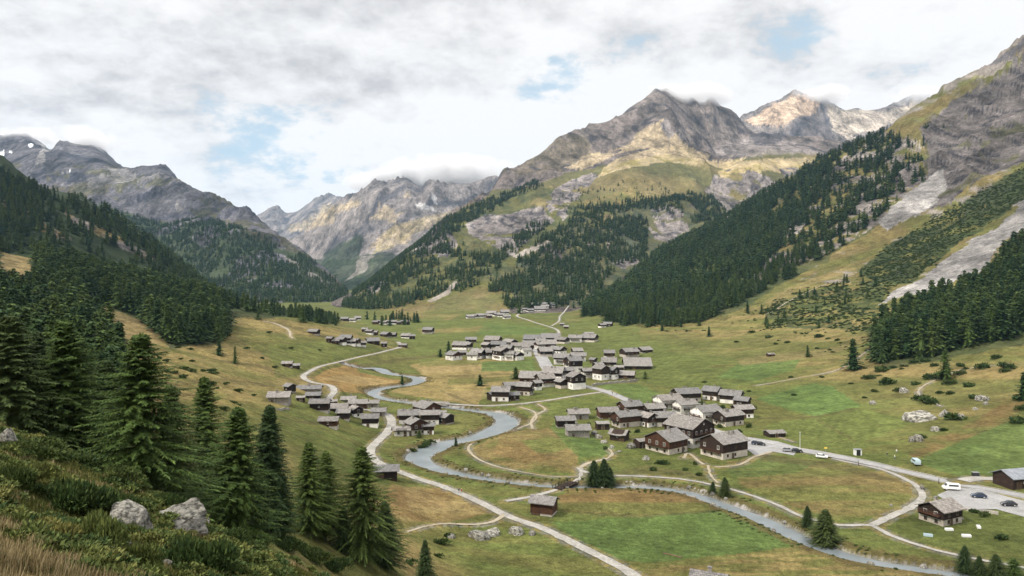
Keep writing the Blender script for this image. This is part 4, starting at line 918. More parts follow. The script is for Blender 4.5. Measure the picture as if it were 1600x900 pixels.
def roof_mesh(L,W,z1,zr,ov,ox,th,mat,sag=0.,seed=0):
    """two pitched slabs with ragged eaves and a slightly sagging ridge"""
    r=random.Random(seed); n=max(4,int(L/1.6)); V=[];Q=[]
    sl=(zr-z1)/(W/2); ye=W/2+ov; ze=z1-sl*ov
    for i in range(n+1):
        t=i/n; x=-L/2-ox+(L+2*ox)*t; s=-sag*4*t*(1-t)*(1 if sag>=0 else 1); j=r.uniform(-.06,.06)
        row=[(-ye-j,ze),( -ye/2,(ze+zr)/2-.03),(0,zr),(ye/2,(ze+zr)/2-.03),(ye+j,ze)]
        for y,z in row: V.append((x,y,z+th+s+.06))
        for y,z in row: V.append((x,y,z+s+.06))
    for i in range(n):
        a=i*10;b=a+10
        for k in range(4):
            Q.append((a+k,b+k,b+k+1,a+k+1)); Q.append((a+5+k,a+6+k,b+6+k,b+5+k))
        Q.append((a,a+5,b+5,b)); Q.append((a+4,b+4,b+9,a+9))
    for k in range(4):
        Q.append((k,k+1,k+6,k+5)); e=n*10; Q.append((e+k,e+5+k,e+6+k,e+1+k))
    return mesh_from('roof',V,np.array(Q),[mat])
def win_mesh(w,h,frame,cross=True):
    t=.09; b=[(-w/2-t,w/2+t,-.05,.03,-h/2-t,-h/2,0),(-w/2-t,w/2+t,-.05,.03,h/2,h/2+t,0),(-w/2-t,-w/2,-.05,.03,-h/2,h/2,0),(w/2,w/2+t,-.05,.03,-h/2,h/2,0),(-w/2,w/2,-.02,.02,-h/2,h/2,1)]
    if cross: b.append((-.03,.03,-.04,-.021,-h/2,h/2,0))
    b.append((-w/2-t-.05,w/2+t+.05,-.14,-.051,-h/2-t-.05,-h/2-t+.02,0))
    return boxes_mesh('window',b,[frame,MGL])
WM=win_mesh(.95,1.25,MFRM); WMD=win_mesh(.8,.85,MFRD); WMS=win_mesh(.55,.6,MFRM,False); WMB=win_mesh(1.5,1.5,MFRM)
DM=boxes_mesh('door',[(-.55,.55,-.05,.02,0,2.05,0),(-.66,-.552,-.08,.02,0,2.15,1),(.552,.66,-.08,.02,0,2.15,1),(-.66,.66,-.08,.02,2.152,2.27,1),(.38,.44,-.09,-.051,.98,1.1,1)],[MFRD,MSTN])
DMB=boxes_mesh('barn_door',[(-1.2,1.2,-.06,.02,0,2.5,0),(-.02,.02,-.09,-.061,0,2.5,1),(-1.32,-1.202,-.1,.02,0,2.6,1),(1.202,1.32,-.1,.02,0,2.6,1)],[MFRD,MTIM])
def balcony_mesh(L,seed=0):
    b=[(-L/2,L/2,-1.15,0,-.14,0,0),(-L/2,L/2,-1.15,-1.08,.88,.98,0),(-L/2,L/2,-1.15,-1.10,.08,.16,0)]
    n=int(L/.28)
    for i in range(n+1):
        x=-L/2+L*i/n; b.append((x-.055,x+.055,-1.13,-1.105,.165,.875,0))
    for x in (-L/2+.03,L/2-.03): b.append((x-.03,x+.03,-1.07,0,.88,.97,0)); b.append((x-.03,x+.03,-1.07,0,.4,.47,0))
    return boxes_mesh('balcony',b,[MTIR if seed%2 else MTIM])
def chimney_mesh(): return boxes_mesh('chimney',[(-.4,.4,-.35,.35,-1.2,.95,0),(-.52,.52,-.47,.47,1.05,1.15,1),(-.38,-.26,-.33,-.21,.951,1.049,0),(.26,.38,.21,.33,.951,1.049,0),(.26,.38,-.33,-.21,.951,1.049,0),(-.38,-.26,.21,.33,.951,1.049,0)],[MSTN,MRF])
CHM=chimney_mesh()
HOUSES=[]
def child(nm,me,par,loc=(0,0,0),rz=0,sc=None,**k):
    o=bpy.data.objects.new(nm,me); C.objects.link(o); o.parent=par; o.location=loc; o.rotation_euler=(0,0,rz)
    if sc: o.scale=sc
    for a,b in k.items(): o[a]=b
    return o
def house(px,yb,wpx,rot,style,label,asp=.75,hf=1.,group=None,name=None,x=None,Y=None,sag=0.,roof=None,detail=None,floors=None):
    r=random.Random(int(px*13+yb*7)); 
    if x is None: x,Y=pick(px,yb,50)
    wm=wpx*Y/F; a=R(rot); L=(wm-1.2)/(abs(math.cos(a))+asp*abs(math.sin(a))); L=max(L*1.04,3.5); W=max(L*asp*1.12,3.2)
    # the base line seen is the front wall: move the centre back by the half depth
    dy=(abs(math.sin(a))*L+abs(math.cos(a))*W)/2; Y=Y+dy; x=x*(Y/(Y-dy))
    z=min(float(hz(x+dx,Y+e)) for dx in(-W/2,W/2) for e in(-dy,dy)); z=max(z,float(hz(x,Y-dy))-.5)
    detail=detail if detail is not None else (2 if Y<440 else (1 if Y<900 else 0))
    hw={'barn':3.1,'shed':2.2,'stone':3.5,'chalet':5.0,'white':5.3,'hotel':7.6,'big':5.8,'far':4.0}[style]*hf
    hw=min(hw,L*.8+1.2); pitch=.46 if style!='shed' else .3; zr=hw+W/2*pitch
    nm=name or {'barn':'timber_barn','shed':'shed','stone':'stone_house','chalet':'chalet','white':'chalet','hotel':'hotel','big':'farmhouse','far':'house'}[style]
    e=bpy.data.objects.new(nm,None); C.objects.link(e); e.location=(x,Y,z); e.rotation_euler=(0,0,a); e['label']=label; e['category']={'timber_barn':'barn','shed':'shed','hotel':'hotel'}.get(nm,'house')
    if group: e['group']=group
    tim=MTIR if r.random()<.22 else MTIM
    base={'barn':(.7 if r.random()<.5 else 0,MSTN),'shed':(0,MSTN),'stone':(hw-.05,MSTN),'chalet':(hw*.45,MWHT if r.random()<.55 else MBEI),'white':(hw*.72,MWHT),'hotel':(hw*.5,MWHT),'big':(hw*.42,MBEI),'far':(hw*(.5 if r.random()<.6 else .1),MWHT)}[style]
    hb,bm_=base
    if hb>0:
        child('stone_base' if bm_ is not MWHT else 'plaster_wall',boxes_mesh('base',[(-L/2,L/2,-W/2,W/2,-2.0,hb,0)],[bm_]),e)
    p=.12 if hb>0 else 0
    if style=='stone': child('gable_wall',gable_mesh('gable',L-.02,W-.02,hb-.1,hw,zr-.05,MSTN if r.random()<.5 else tim),e)
    elif style=='white': child('timber_gable',gable_mesh('gable',L+.1,W+.1,hb,hw,zr-.0,tim if r.random()<.6 else MWHT),e)
    else: child('timber_wall',gable_mesh('timber',L+2*p,W+2*p,hb-(0 if hb>0 else 1.8),hw,zr,tim),e)
    ov=.9 if style not in('shed',) else .5; ox=.8 if style!='shed' else .4
    rf=child('roof',roof_mesh(L,W,hw,zr,ov,ox,.2,roof or (MRF if r.random()<.8 else MRFB),sag or r.uniform(0,.12),int(px)),e)
    if detail>0 and style not in('barn','shed'):
        for c in range(1 if L<9 else 2):
            cx=r.uniform(-.3,.3)*L; cyy=r.choice((-1,1))*W*.14; o=child('chimney',CHM,rf,(cx,cyy,hw+(W/2-abs(cyy))*pitch+.2))
    def wins(face,width,lo,hi,me,stepx,stepz,prob=1.,zoff=0):
        nx=max(1,int((width-1.2)/stepx)); nz=max(1,int((hi-lo)/stepz))
        for iz in range(nz):
            zz=lo+(iz+.5)*(hi-lo)/nz+zoff
            for ix in range(nx):
                if r.random()>prob: continue
                t=(ix+.5)/nx*(width-1.0)-(width-1.0)/2
                pr=p if zz>hb else 0
                if face=='f': child('window',me,e,(t,-W/2-pr-.01,zz),0)
                elif face=='l': child('window',me,e,(-L/2-pr-.01,t,zz),-math.pi/2)
                else: child('window',me,e,(L/2+pr+.01,t,zz),math.pi/2)
    gf='l' if rot>0 else 'r'; gvis=abs(rot)>4
    me1=WM if style in('white','hotel','chalet','big') else WMS
    if detail==2:
        if style in('hotel','white'):
            wins('f',L,.3,hw-.2,WM,2.6,2.6,.92); 
            if gvis: wins(gf,W,.3,hw-.1,WM,2.7,2.6,.95); wins(gf,W*.5,hw-.1,zr-.6,WMS,3,2.6)
        elif style in('chalet','big'):
            wins('f',L,.3,hb,WMD,3.2,2.7,.8); wins('f',L,hb,hw-.1,WMD,3.4,2.6,.65)
            if gvis: wins(gf,W,.3,hb,WMD,3.,2.7,.8); wins(gf,W,hb,hw,WM,3.,2.6,.8)
        elif style=='stone': wins('f',L,.6,hw,WMS,3.0,2.9,.75); wins(gf,W,.6,hw,WMS,3.4,3,.6)
        else: wins('f',L,.5,hw,WMS,5.5,3,.5)
        dx=r.uniform(-.3,.3)*L
        child('door',DM if style not in('barn',) else DMB,e,(dx,-W/2-(p if hb<=0 else 0)-.03,0),0)
        if style in('chalet','big','hotel','white'):
            nb=max(1,int((hw-2)/2.7))
            for i in range(nb):
                zz=2.7+i*2.6
                if zz>hw: break
                if gvis: child('balcony',balcony_mesh(W*.85,int(px)),e,((-1 if gf=='l' else 1)*(L/2+p+.02),0,zz),-math.pi/2 if gf=='l' else math.pi/2)
                if style in('hotel','white') and i==nb-1: child('balcony',balcony_mesh(L*.7,int(px)),e,(0,-W/2-p-.02,zz),0)
    elif detail==1 and style not in('barn','shed'):
        wins('f',L,.4,hw,WM,3.4,2.9,.7)
        if gvis: wins(gf,W,.5,hw+.3,WM,3.4,2.8,.7)
        if r.random()<.5 and style!='stone': child('balcony',balcony_mesh(L*.7,int(px)),e,(0,-W/2-p-.02,2.8),0)
    elif detail==1: child('door',DMB,e,(r.uniform(-.2,.2)*L,-W/2-p-.03,0))
    elif style=='far' and Y<2600 : wins('f',L,.4,hw,WMB,4.0,3,.6)
    HOUSES.append((x,Y,max(L,W)/2+1.5)); return e
# ---- near village on the road
for a in [
 (903,656,35,8,'stone','slab-roofed house with open porch, upper of three at the near village left end',.6,.9),
 (883,669,32,8,'barn','dark timber house at far left end of the near village',.6,1.2),
 (902,683,40,6,'stone','grey rubble stone house with three small windows, lowest at the village left end',.6,1.05),
 (949,655,34,8,'barn','dark barn with long grey roof between porch house and village road',.65,1.2),
 (941,672,24,8,'shed','small pale-roofed hut of light weathered boards between stone house and big farmhouse',.7,1.3),
 (968,690,34,-28,'barn','dark barn with sagging wavy pale roof above the pale boulders',.8,1.),
 (978,669,46,24,'chalet','long dark chalet with grey roof and side balconies in the near village centre',.6,1.05),
 (1013,668,30,-55,'chalet','dark timber chalet with gable front right of the long dark chalet',.9,.95),
 (984,649,40,24,'chalet','pinkish-roofed chalet by the main road at the top of the near village',.7,.9),
 (1002,701,27,26,'shed','small dark shed left of the lower big barn',.8,1.3),
 (1041,711,64,38,'big','large dark timber barn on beige masonry, left one of the two lowest big barns',1.0,.95),
 (1131,719,72,32,'big','large timber farmhouse on beige masonry with side balconies, lowest right of the village',.75,1.08),
 (1077,701,74,-52,'hotel','tall broad hotel with white-framed window rows and huge grey roof behind the big barns',.85,1.05),
 (1037,667,40,12,'chalet','grey-roofed chalet half hidden behind the hotel roof',.7,.9),
 (1020,649,36,18,'chalet','low chalet on the far side of the village road above the long chalet',.7,.7),
 (1043,640,46,24,'white','long white chalet with timber gable at the upper left of the white row',.6,.95),
 (1070,648,38,22,'white','white chalet with narrow windows, second in the stepped white row',.7,.95),
 (1072,629,44,14,'chalet','dark-gabled chalet at the top behind the white row',.6,1.),
 (1103,661,48,26,'white','white chalet with three small windows and side balconies, third in the stepped row',.7,1.),
 (1138,667,48,28,'chalet','chalet half dark timber half white wall at the lower end of the stepped row',.65,1.),
 (1160,654,33,10,'chalet','dark timber chalet with white base at the right end beyond the stepped row',.6,.95),
 (1113,626,33,-38,'chalet','square chalet with pyramidal-looking pale roof at the top right of village',.9,1.05),
 (1143,632,40,-30,'chalet','brown timber chalet with white lower wall, right of the square chalet',.75,.95),
 (1160,636,28,-35,'barn','brown timber annex at the upper right edge of the near village',.8,1.1),
 (1210,684,34,14,'shed','low ruined barn with broken plank roof right of the village above the road',.6,.8),
 (850,808,46,-20,'barn','lone dark barn with slab roof on white stone footing beside the lower road',.7,1.25),
 (604,750,40,8,'barn','lone dark barn with rough slab roof beside the left road behind the larches',.6,1.1),
 (1469,823,62,26,'big','old farmhouse with mossy slab roof and stone lower wall below the car park',.8,.72),
 (1584,766,54,14,'barn','brown timber hall with blue-grey metal roof at the right edge by the road',.75,1.25),
]: 
    house(*a[:6],asp=a[6],hf=a[7],roof=MRFB if 'mossy' in a[5] else (MRFM if 'metal' in a[5] else None),sag=.45 if 'sagging' in a[5] else 0.)
house(1108,935,66,-24,'stone','pale-roofed building cut by the bottom picture edge',asp=.8,hf=.8)
# ---- left hamlets
for a in [
 (437,632,36,6,'stone','grey stone house with broad pale roof at the left end of the left hamlet',.7,1.),
 (453,614,20,-40,'barn','small dark barn with gable behind the grey stone house',.9,1.1),
 (483,613,40,4,'stone','low stone house with long pale roof at the top of the left hamlet',.4,.6),
 (490,625,24,4,'barn','dark barn below the long pale roof of the left hamlet',.6,.9),
 (500,643,32,4,'barn','big dark timber barn above the field with pale boulders along its foot',.6,1.3),
 (529,646,31,4,'barn','broad barn with wide pale roof in the middle of the left hamlet',.7,.9),
 (537,656,22,4,'barn','narrow dark barn, lower middle of the left hamlet',.8,1.2),
 (560,638,30,4,'barn','long-roofed dark barn in the upper right of the left hamlet',.6,1.),
 (583,638,20,4,'stone','small stone house with greenish grey roof near the left road',.7,.9),
 (556,652,24,-50,'chalet','chalet with gable to the front at the heart of the left hamlet',.9,.8),
 (579,668,28,4,'chalet','dark timber house on white base, lowest right of the left hamlet',.7,.95),
 (514,668,31,3,'barn','lone dark barn with pale roof below the left hamlet',.55,1.),
 (592,650,24,4,'stone','low stone house with pale roof beside the left road',.7,.7),
 (545,630,24,4,'stone','small pale-roofed stone house behind the left hamlet',.6,.7),
 (470,628,16,10,'shed','tiny stone shed right of the grey stone house',.8,1.),
 (520,634,18,8,'shed','small shed between the upper roofs of the left hamlet',.8,1.1),
 (639,663,36,8,'chalet','grey-roofed chalet at the left of the river hamlet',.7,.9),
 (668,652,42,-48,'chalet','broad chalet with wide gable at the back of the river hamlet',.9,.9),
 (672,664,32,6,'chalet','chalet with long pale roof in the middle of the river hamlet',.6,1.),
 (650,681,36,-58,'chalet','tall chalet with balconied gable to the front in the river hamlet',.95,1.05),
 (697,664,26,-45,'barn','brown barn with gable at the right end of the river hamlet',.9,1.2),
 (628,682,28,6,'white','low white house with terrace at the front left of river hamlet',.6,.55),
 (670,679,20,4,'chalet','small white-based house at the front right of the river hamlet',.8,.8),
 (653,640,20,10,'shed','low shed beside the river bridge behind the river hamlet',.6,1.1),
 (690,652,18,4,'shed','low pale-roofed shed at the back right of the river hamlet',.7,1.1),
 (449,574,17,6,'barn','left one of two small barns on the left meadow',.7,.9),
 (463,576,13,6,'barn','right smaller one of two small barns on the left meadow',.8,.8)]:
    house(*a[:6],asp=a[6],hf=a[7])
# ---- central village, px and y read off the photo; ordinal labels are counted from the left
MID=[(175,500,95,6,'chalet'),(240,452,60,4,'barn'),(290,560,90,-30,'chalet'),(388,452,95,4,'barn'),(425,500,80,10,'chalet'),(345,500,60,-40,'chalet'),(500,480,80,-40,'chalet'),(560,510,80,12,'white'),(545,572,80,-50,'white'),(640,490,90,8,'barn'),(445,572,100,-50,'hotel'),(370,560,70,10,'chalet'),(250,570,60,4,'white'),(125,572,90,-45,'white'),(660,448,110,4,'barn'),(775,450,105,4,'chalet'),(850,460,80,-30,'chalet'),(940,450,80,6,'white'),(1035,450,95,-14,'chalet'),(1028,402,55,8,'shed'),(950,530,62,4,'barn'),(735,545,80,4,'chalet'),(820,545,95,-20,'white'),(850,600,95,5,'white'),(960,578,85,4,'white'),(925,652,95,4,'hotel'),(795,700,130,4,'chalet'),(640,715,125,4,'barn'),(735,752,110,4,'chalet'),(850,762,75,-60,'chalet'),(942,768,100,-60,'hotel'),(1165,605,90,2,'barn'),(1165,560,60,4,'chalet'),(1300,552,100,8,'chalet'),(1400,522,85,10,'barn'),(1350,632,150,3,'barn'),(1110,705,90,-50,'hotel'),(1180,700,85,-50,'hotel'),(1285,698,95,6,'barn'),(1020,690,75,4,'white'),(1060,590,45,-40,'barn'),(442,846,105,14,'chalet'),(523,842,70,6,'barn'),(603,808,95,-30,'chalet'),(505,775,85,4,'barn'),(380,838,60,30,'barn'),(680,772,60,10,'chalet'),(215,500,60,-30,'chalet'),(480,530,80,-20,'chalet'),(610,545,60,10,'white'),(700,470,70,4,'chalet'),(620,520,60,-30,'chalet'),(900,610,70,4,'chalet'),(330,540,60,20,'chalet'),(500,572,60,8,'white'),(180,540,50,10,'barn'),(760,495,80,4,'chalet'),(700,500,60,6,'white'),(880,690,80,8,'chalet'),(1230,640,60,6,'shed'),(1090,640,60,10,'chalet')]
def cluster(lst,sc_,ox,oy,where,group=None,mn=0):
    L=[(ox+a[0]/sc_,oy+a[1]/sc_,a[2]/sc_)+tuple(a[3:]) for a in lst]; L.sort()
    o_={1:'leftmost',len(L):'rightmost'}
    desc={'chalet':'timber and plaster chalet','barn':'dark timber barn','white':'white-walled chalet','hotel':'large balconied guesthouse','shed':'low shed','far':'small pale house','stone':'stone house'}
    for i,a in enumerate(L,1):
        th='%d%s'%(i,{1:'st',2:'nd',3:'rd'}.get(i%10 if i not in(11,12,13) else 0,'th'))
        pos=o_.get(i,th+' from the left')
        turn='gable-fronted ' if abs(a[3])>=40 else ''
        house(a[0],a[1],max(a[2]*1.27,mn),a[3]+(random.uniform(-22,22) if abs(a[3])<40 else random.uniform(-5,5)),a[4],'%s%s in the %s, %s'%(turn,desc[a[4]],where,pos),asp=random.uniform(.68,1.0),hf=random.uniform(.88,1.15))
cluster(MID,4.286,680,430,'central village')
cluster([(232,290,45,6,'far'),(262,288,40,-30,'far'),(300,286,46,4,'far'),(335,284,40,6,'far'),(380,268,60,4,'far'),(410,276,44,6,'far'),(440,280,40,-20,'far'),(465,262,50,6,'far'),(478,292,44,4,'far'),(360,290,34,4,'far')],4.286,680,430,'upper left hamlet')
cluster([(600,242,30,4,'far'),(635,248,40,6,'far'),(665,208,60,4,'barn'),(700,240,60,4,'far'),(735,222,44,-20,'far'),(775,212,50,6,'far'),(720,205,50,5,'barn')],4.286,680,430,'upper right hamlet')
cluster([(850,340,28,4,'barn'),(878,358,30,-30,'barn')],4.286,680,430,'pair of huts by the upper road')
cluster([(1118,352,44,6,'far'),(1160,345,50,-20,'far'),(1135,338,36,6,'barn')],4.286,680,430,'group under the forest edge')
cluster([(480,492,75,4,'barn'),(612,562,50,4,'far'),(655,572,55,6,'barn'),(705,578,70,-20,'chalet'),(745,572,75,4,'chalet'),(790,584,60,6,'far'),(830,588,60,-30,'chalet'),(965,572,100,6,'barn'),(885,594,50,4,'far')],5.293,400,430,'far left roadside hamlet')
cluster([(940,492,50,4,'far'),(985,496,40,-20,'far'),(1075,512,75,-30,'barn'),(1130,512,55,4,'barn'),(1245,524,70,6,'far'),(1215,596,60,4,'shed'),(1425,486,75,6,'chalet'),(1290,530,45,4,'far'),(900,472,40,4,'far'),(1060,596,40,5,'far')],5.293,400,430,'roadside hamlet at valley head')
cluster([(585,372,55,4,'far'),(625,385,60,6,'far'),(660,372,50,-20,'far'),(735,380,50,4,'far'),(990,408,40,4,'far'),(1025,404,40,6,'far'),(1060,410,40,-20,'far'),(1100,406,40,4,'far'),(1140,408,40,6,'far'),(1180,410,34,4,'far'),(1215,404,34,-30,'far'),(1250,408,34,4,'far'),(365,340,40,4,'far'),(390,322,40,6,'far'),(840,372,50,4,'far'),(430,318,40,4,'far'),(800,385,44,4,'far')],5.293,400,430,'distant village at the valley end',mn=7)
house(1180,490,10,6,'shed','tiny hut on the dry slope under the right forest',hf=.9) if False else None
house(1204,557,13,6,'shed','tiny stone hut on the right meadow above the green fields',hf=.9)
house(1439,656,22,6,'stone','low roofless stone ruin beside the boulders on the right meadow',asp=.5,hf=.5)
print('houses',len(HOUSES),time.time()-T0)
# paved village ground around the road
slab('square',[(842,548),(852,552),(866,575),(890,590),(905,597),(880,600),(855,590),(842,570)],MA,.10,'pale paved square in the central village')
slab('forecourt',[(1168,683),(1215,690),(1250,700),(1240,712),(1208,706),(1180,712),(1160,698)],MA,.12,'pale paved forecourt beside the big farmhouse')
# ---------------------------------------------------------------- rocks and shrubs
MBLD=wall_mat('lichen_rock',(.05,.048,.041),(.31,.295,.255),3.4,(1,1,1.6),.2,.9,.40,.58)
def rock_mesh(seed,n=3):
    bm=bmesh.new(); bmesh.ops.create_icosphere(bm,subdivisions=n,radius=1.); r=np.random.default_rng(seed)
    pl=[(lambda v:(v/np.linalg.norm(v),.55+.35*r.random()))(r.normal(0,1,3)) for _ in range(9)]
    for v in bm.verts:
        p=np.array(v.co)
        for nn,d in pl:
            k=p@nn
            if k>d: p=p-nn*(k-d)*.99
        q=p*2.3+seed*3.1; p=p*(1+.10*float(perlin(np.array([q[0]+q[2]]),np.array([q[1]-q[2]*.7]))[0])+.04*float(perlin(np.array([q[0]*3]),np.array([q[1]*3+q[2]*3]))[0]))
        v.co=p
    me=bpy.data.meshes.new('boulder'); bm.to_mesh(me); bm.free(); me.materials.append(MBLD); return me
ROCKM=[rock_mesh(s,4) for s in (1,2,3,4,5,6)]
def boulder(px,y,w,h,label,group=None,zmin=6,seed=None,flat=1.,name='boulder',x=None,Y=None,wm=None,hm=None):
    if x is None:
        x,Y=pick(px,y,zmin); wm=w*Y/F; hm=h*Y/F
    k=seed if seed is not None else random.randrange(6)
    o=link(name,ROCKM[k%6],None,(x,Y,float(hz(x,Y))+hm*.06),label=label,category='rock')
    if group:o['group']=group
    o.scale=(wm*.62,wm*.55*flat,hm*.98); o.rotation_euler=(random.uniform(-.2,.2),random.uniform(-.2,.2),random.uniform(0,6.28) if seed is None else (seed*.8))
    o.rotation_euler[2]=(o.rotation_euler[2]%1.2)-.6
    return o
def bush_mesh(name,seed,n,leaf,mat,flat=.55,lumps=9,skirt=0):
    r=np.random.default_rng(seed); c=np.column_stack([r.uniform(-.6,.6,lumps),r.uniform(-.6,.6,lumps),r.uniform(.0,.45,lumps)]); c[0]=0; rr=r.uniform(.32,.6,lumps)
    k=r.integers(0,lumps,n); d=r.normal(0,1,(n,3)); d/=np.linalg.norm(d,axis=1)[:,None]; d[:,2]=np.abs(d[:,2])*1.0-.15
    p=c[k]+d*rr[k][:,None]*(r.random(n)**.25)[:,None]; p[:,2]*=flat
    dr=d*.6+np.column_stack([r.normal(0,.35,n),r.normal(0,.35,n),.35+r.normal(0,.25,n)]); dr/=np.linalg.norm(dr,axis=1)[:,None]
    ln=leaf*(.5+r.random(n)); D=dr*ln[:,None]; sd=np.cross(D,r.normal(0,1,(n,3))); sd/=np.maximum(np.linalg.norm(sd,axis=1),1e-6)[:,None]
    V,Q=diamonds(p,D,ln*.22,sd); return mesh_from(name,V,Q,[mat])
MHEA=leaf_mat('alpine_shrub_leaves',(.045,.068,.018),(.12,.14,.038),.5,(.18,.15,.045))
BUSH=[bush_mesh('juniper_foliage',s,5200,.10,MJUN,.6,14) for s in (1,2,3)]; BUSHL=[bush_mesh('shrub_foliage',s,3800,.12,MHEA,.7,10) for s in (4,5)]
BUSHF=[bush_mesh('low_shrub',s,420,.34,MJUN,.6,7) for s in (6,7,8)]
BUSHB=[bush_mesh('bank_herbs',s,420,.34,MHEA,.6,7) for s in (16,17)]
def shrub(px,y,w,h,label,group=None,kind='j',zmin=6,x=None,Y=None,wm=None,hm=None,seed=0,name='juniper_shrub'):
    if x is None:
        x,Y=pick(px,y,zmin); wm=w*Y/F; hm=h*Y/F
    me={'j':BUSH,'l':BUSHL,'f':BUSHF}[kind]; me=me[seed%len(me)]
    r=link(name,me,None,(x,Y,float(hz(x,Y))-hm*.08),label=label,category='shrub'); 
    if group:r['group']=group
    r.scale=(wm*.55,wm*.45,hm*1.45); r.rotation_euler=(0,0,random.uniform(-.7,.7)); return r
for i,a in enumerate([
 (22,762,62,52,'dark rounded juniper at the left picture edge','j'),(112,800,120,66,'broad dark juniper left of the small pale boulder','j'),(60,712,110,34,'flat juniper along the crest at the far left','j'),
 (120,728,90,30,'flat juniper second along the crest from the left','j'),(180,752,80,30,'juniper on the crest above the small pale boulder','j'),(235,772,80,34,'juniper on the crest above the split boulder','j'),
 (182,800,70,46,'dark juniper right behind the small pale boulder','j'),(262,800,60,40,'dark juniper between the two big boulders','j'),(148,862,84,66,'pale yellow-green bushy shrub left of the pointed boulder','l'),
 (308,892,124,74,'big dome-shaped juniper at bottom centre-left','j'),(72,850,90,40,'olive shrub in the dry grass at left','l'),(30,835,70,40,'green shrub in the grass at the left edge','l'),(350,845,70,28,'small juniper right of the cracked flat boulder','j'),
 (230,890,80,46,'low green shrub between the slab rock and dome juniper','l'),(378,852,44,20,'small juniper under the pale feathery larch','j'),(404,852,50,22,'juniper at the left start of the hedge-like strip','j'),
 (446,858,60,24,'juniper in the middle of the hedge-like strip','j'),(488,874,70,24,'juniper toward the right end of the hedge-like strip','j'),(520,889,60,22,'last juniper at the right end of the hedge-like strip','j'),(70,752,70,36,'olive shrub on the dry ground below the crest','l'),
 (200,835,40,18,'tiny shrub under the pointed boulder','l'),(330,822,60,26,'shrub right beside the split boulder','l'),(15,708,50,26,'small juniper beside the pale rock at upper left edge','j'),(292,770,60,26,'juniper on the crest under the larches','j'),(130,835,70,36,'dark shrub below the broad juniper','j')]):
    shrub(a[0],a[1],a[2],a[3],a[4],None,a[5],seed=i,name='juniper_shrub' if a[5]=='j' else 'alpine_shrub')
for i,a in enumerate([(205,832,68,54,'large pointed grey boulder in the foreground heath'),(286,826,78,44,'large cracked boulder right of the pointed one in the foreground'),(153,790,34,24,'small pale boulder among the junipers'),(10,696,26,30,'pale rock at the upper left edge of the heath'),
 (152,888,70,20,'low flat grey slab in the dry grass at bottom left'),(120,880,36,12,'small flat stone left of the low slab'),(262,884,20,10,'small pale stone left of the dome juniper'),(243,870,18,12,'angular white stone between pointed boulder and dome juniper'),(232,880,14,8,'little white stone by the low green shrub'),(284,896,24,8,'flat white stone at bottom below the dome juniper'),
 (162,742,12,8,'tiny white stone on the crest'),(183,850,8,7,'tiny white stone under the pointed boulder'),(202,852,9,7,'tiny pale stone right under the pointed boulder'),(40,774,10,8,'tiny pale stone by the left juniper'),(320,822,16,16,'pale rock lump at the right foot of the cracked boulder')]):
    boulder(a[0],a[1],a[2],a[3]*(1.0 if a[2]>50 else 1.),a[4],seed=i)
VR=[(748,840,30,12,'flat pale boulder in the meadow left of the lower road'),(770,836,24,11,'pale boulder second of the trio by the lower road'),(806,834,20,13,'dark-sided white boulder nearest the lower road'),(831,836,10,8,'small boulder right of the white one by the lower road'),(704,840,12,6,'flat stone at left of the lower meadow'),
 (1436,655,40,14,'large grey rock outcrop on the right meadow'),(1475,650,12,12,'upright pale boulder beside the rock outcrop'),(1501,655,11,10,'round pale boulder right of the rock outcrop'),(1461,673,12,8,'white boulder, upper of two on the right meadow'),(1434,689,13,12,'pale boulder with dark bush above the main road'),(1424,690,9,8,'grey boulder beside the one with the dark bush'),
 (1413,613,12,9,'pinkish boulder with dark bush on the right slope'),(1536,624,20,8,'grey boulder field stone near the right edge'),(1364,631,9,6,'white stone above the right green field'),(1540,632,7,5,'small white stone below the grey boulder at right'),(1525,640,8,4,'flat pale stone on the right meadow'),
 (935,684,12,6,'pale boulder right of the stone house'),(929,679,10,6,'pale boulder nearest the stone house'),(944,692,11,5,'pale flat boulder below the weathered hut'),(956,699,7,4,'small pale boulder in the near village meadow'),(986,700,13,8,'big rounded pale boulder left of the small dark shed'),(967,706,7,3,'small flat stone under the wavy-roofed barn'),(1009,718,10,8,'mossy boulder on the meadow below the left big barn'),
 (1392,790,5,3,'white stone on the round green field'),(1500,811,8,4,'pale rock on the bank below the car park'),(1440,765,7,6,'stone at the bend of the loop track')]
for a in VR: boulder(*a[:4],a[4],zmin=60)
r=np.random.default_rng(21)
P,W=CURV['river']; k=0
T=np.gradient(P,axis=0); T/=np.linalg.norm(T,axis=1)[:,None]; Nn=np.stack([-T[:,1],T[:,0]],1)
for _ in range(170):
    i=r.integers(0,len(P)); 
    if not(150<P[i,1]<420): continue
    s=r.choice((-1,1)); q=P[i]+Nn[i]*s*(W[i]/2+r.uniform(-.6,1.6)); sz=r.uniform(.35,1.2)
    px=q[0]/q[1]*F+CX
    if px>1610: continue
    boulder(0,0,0,0,'pale stone lying along the river bank','stones along the river bank',x=q[0],Y=q[1],wm=sz*1.3,hm=sz*.8,name='river_stone')
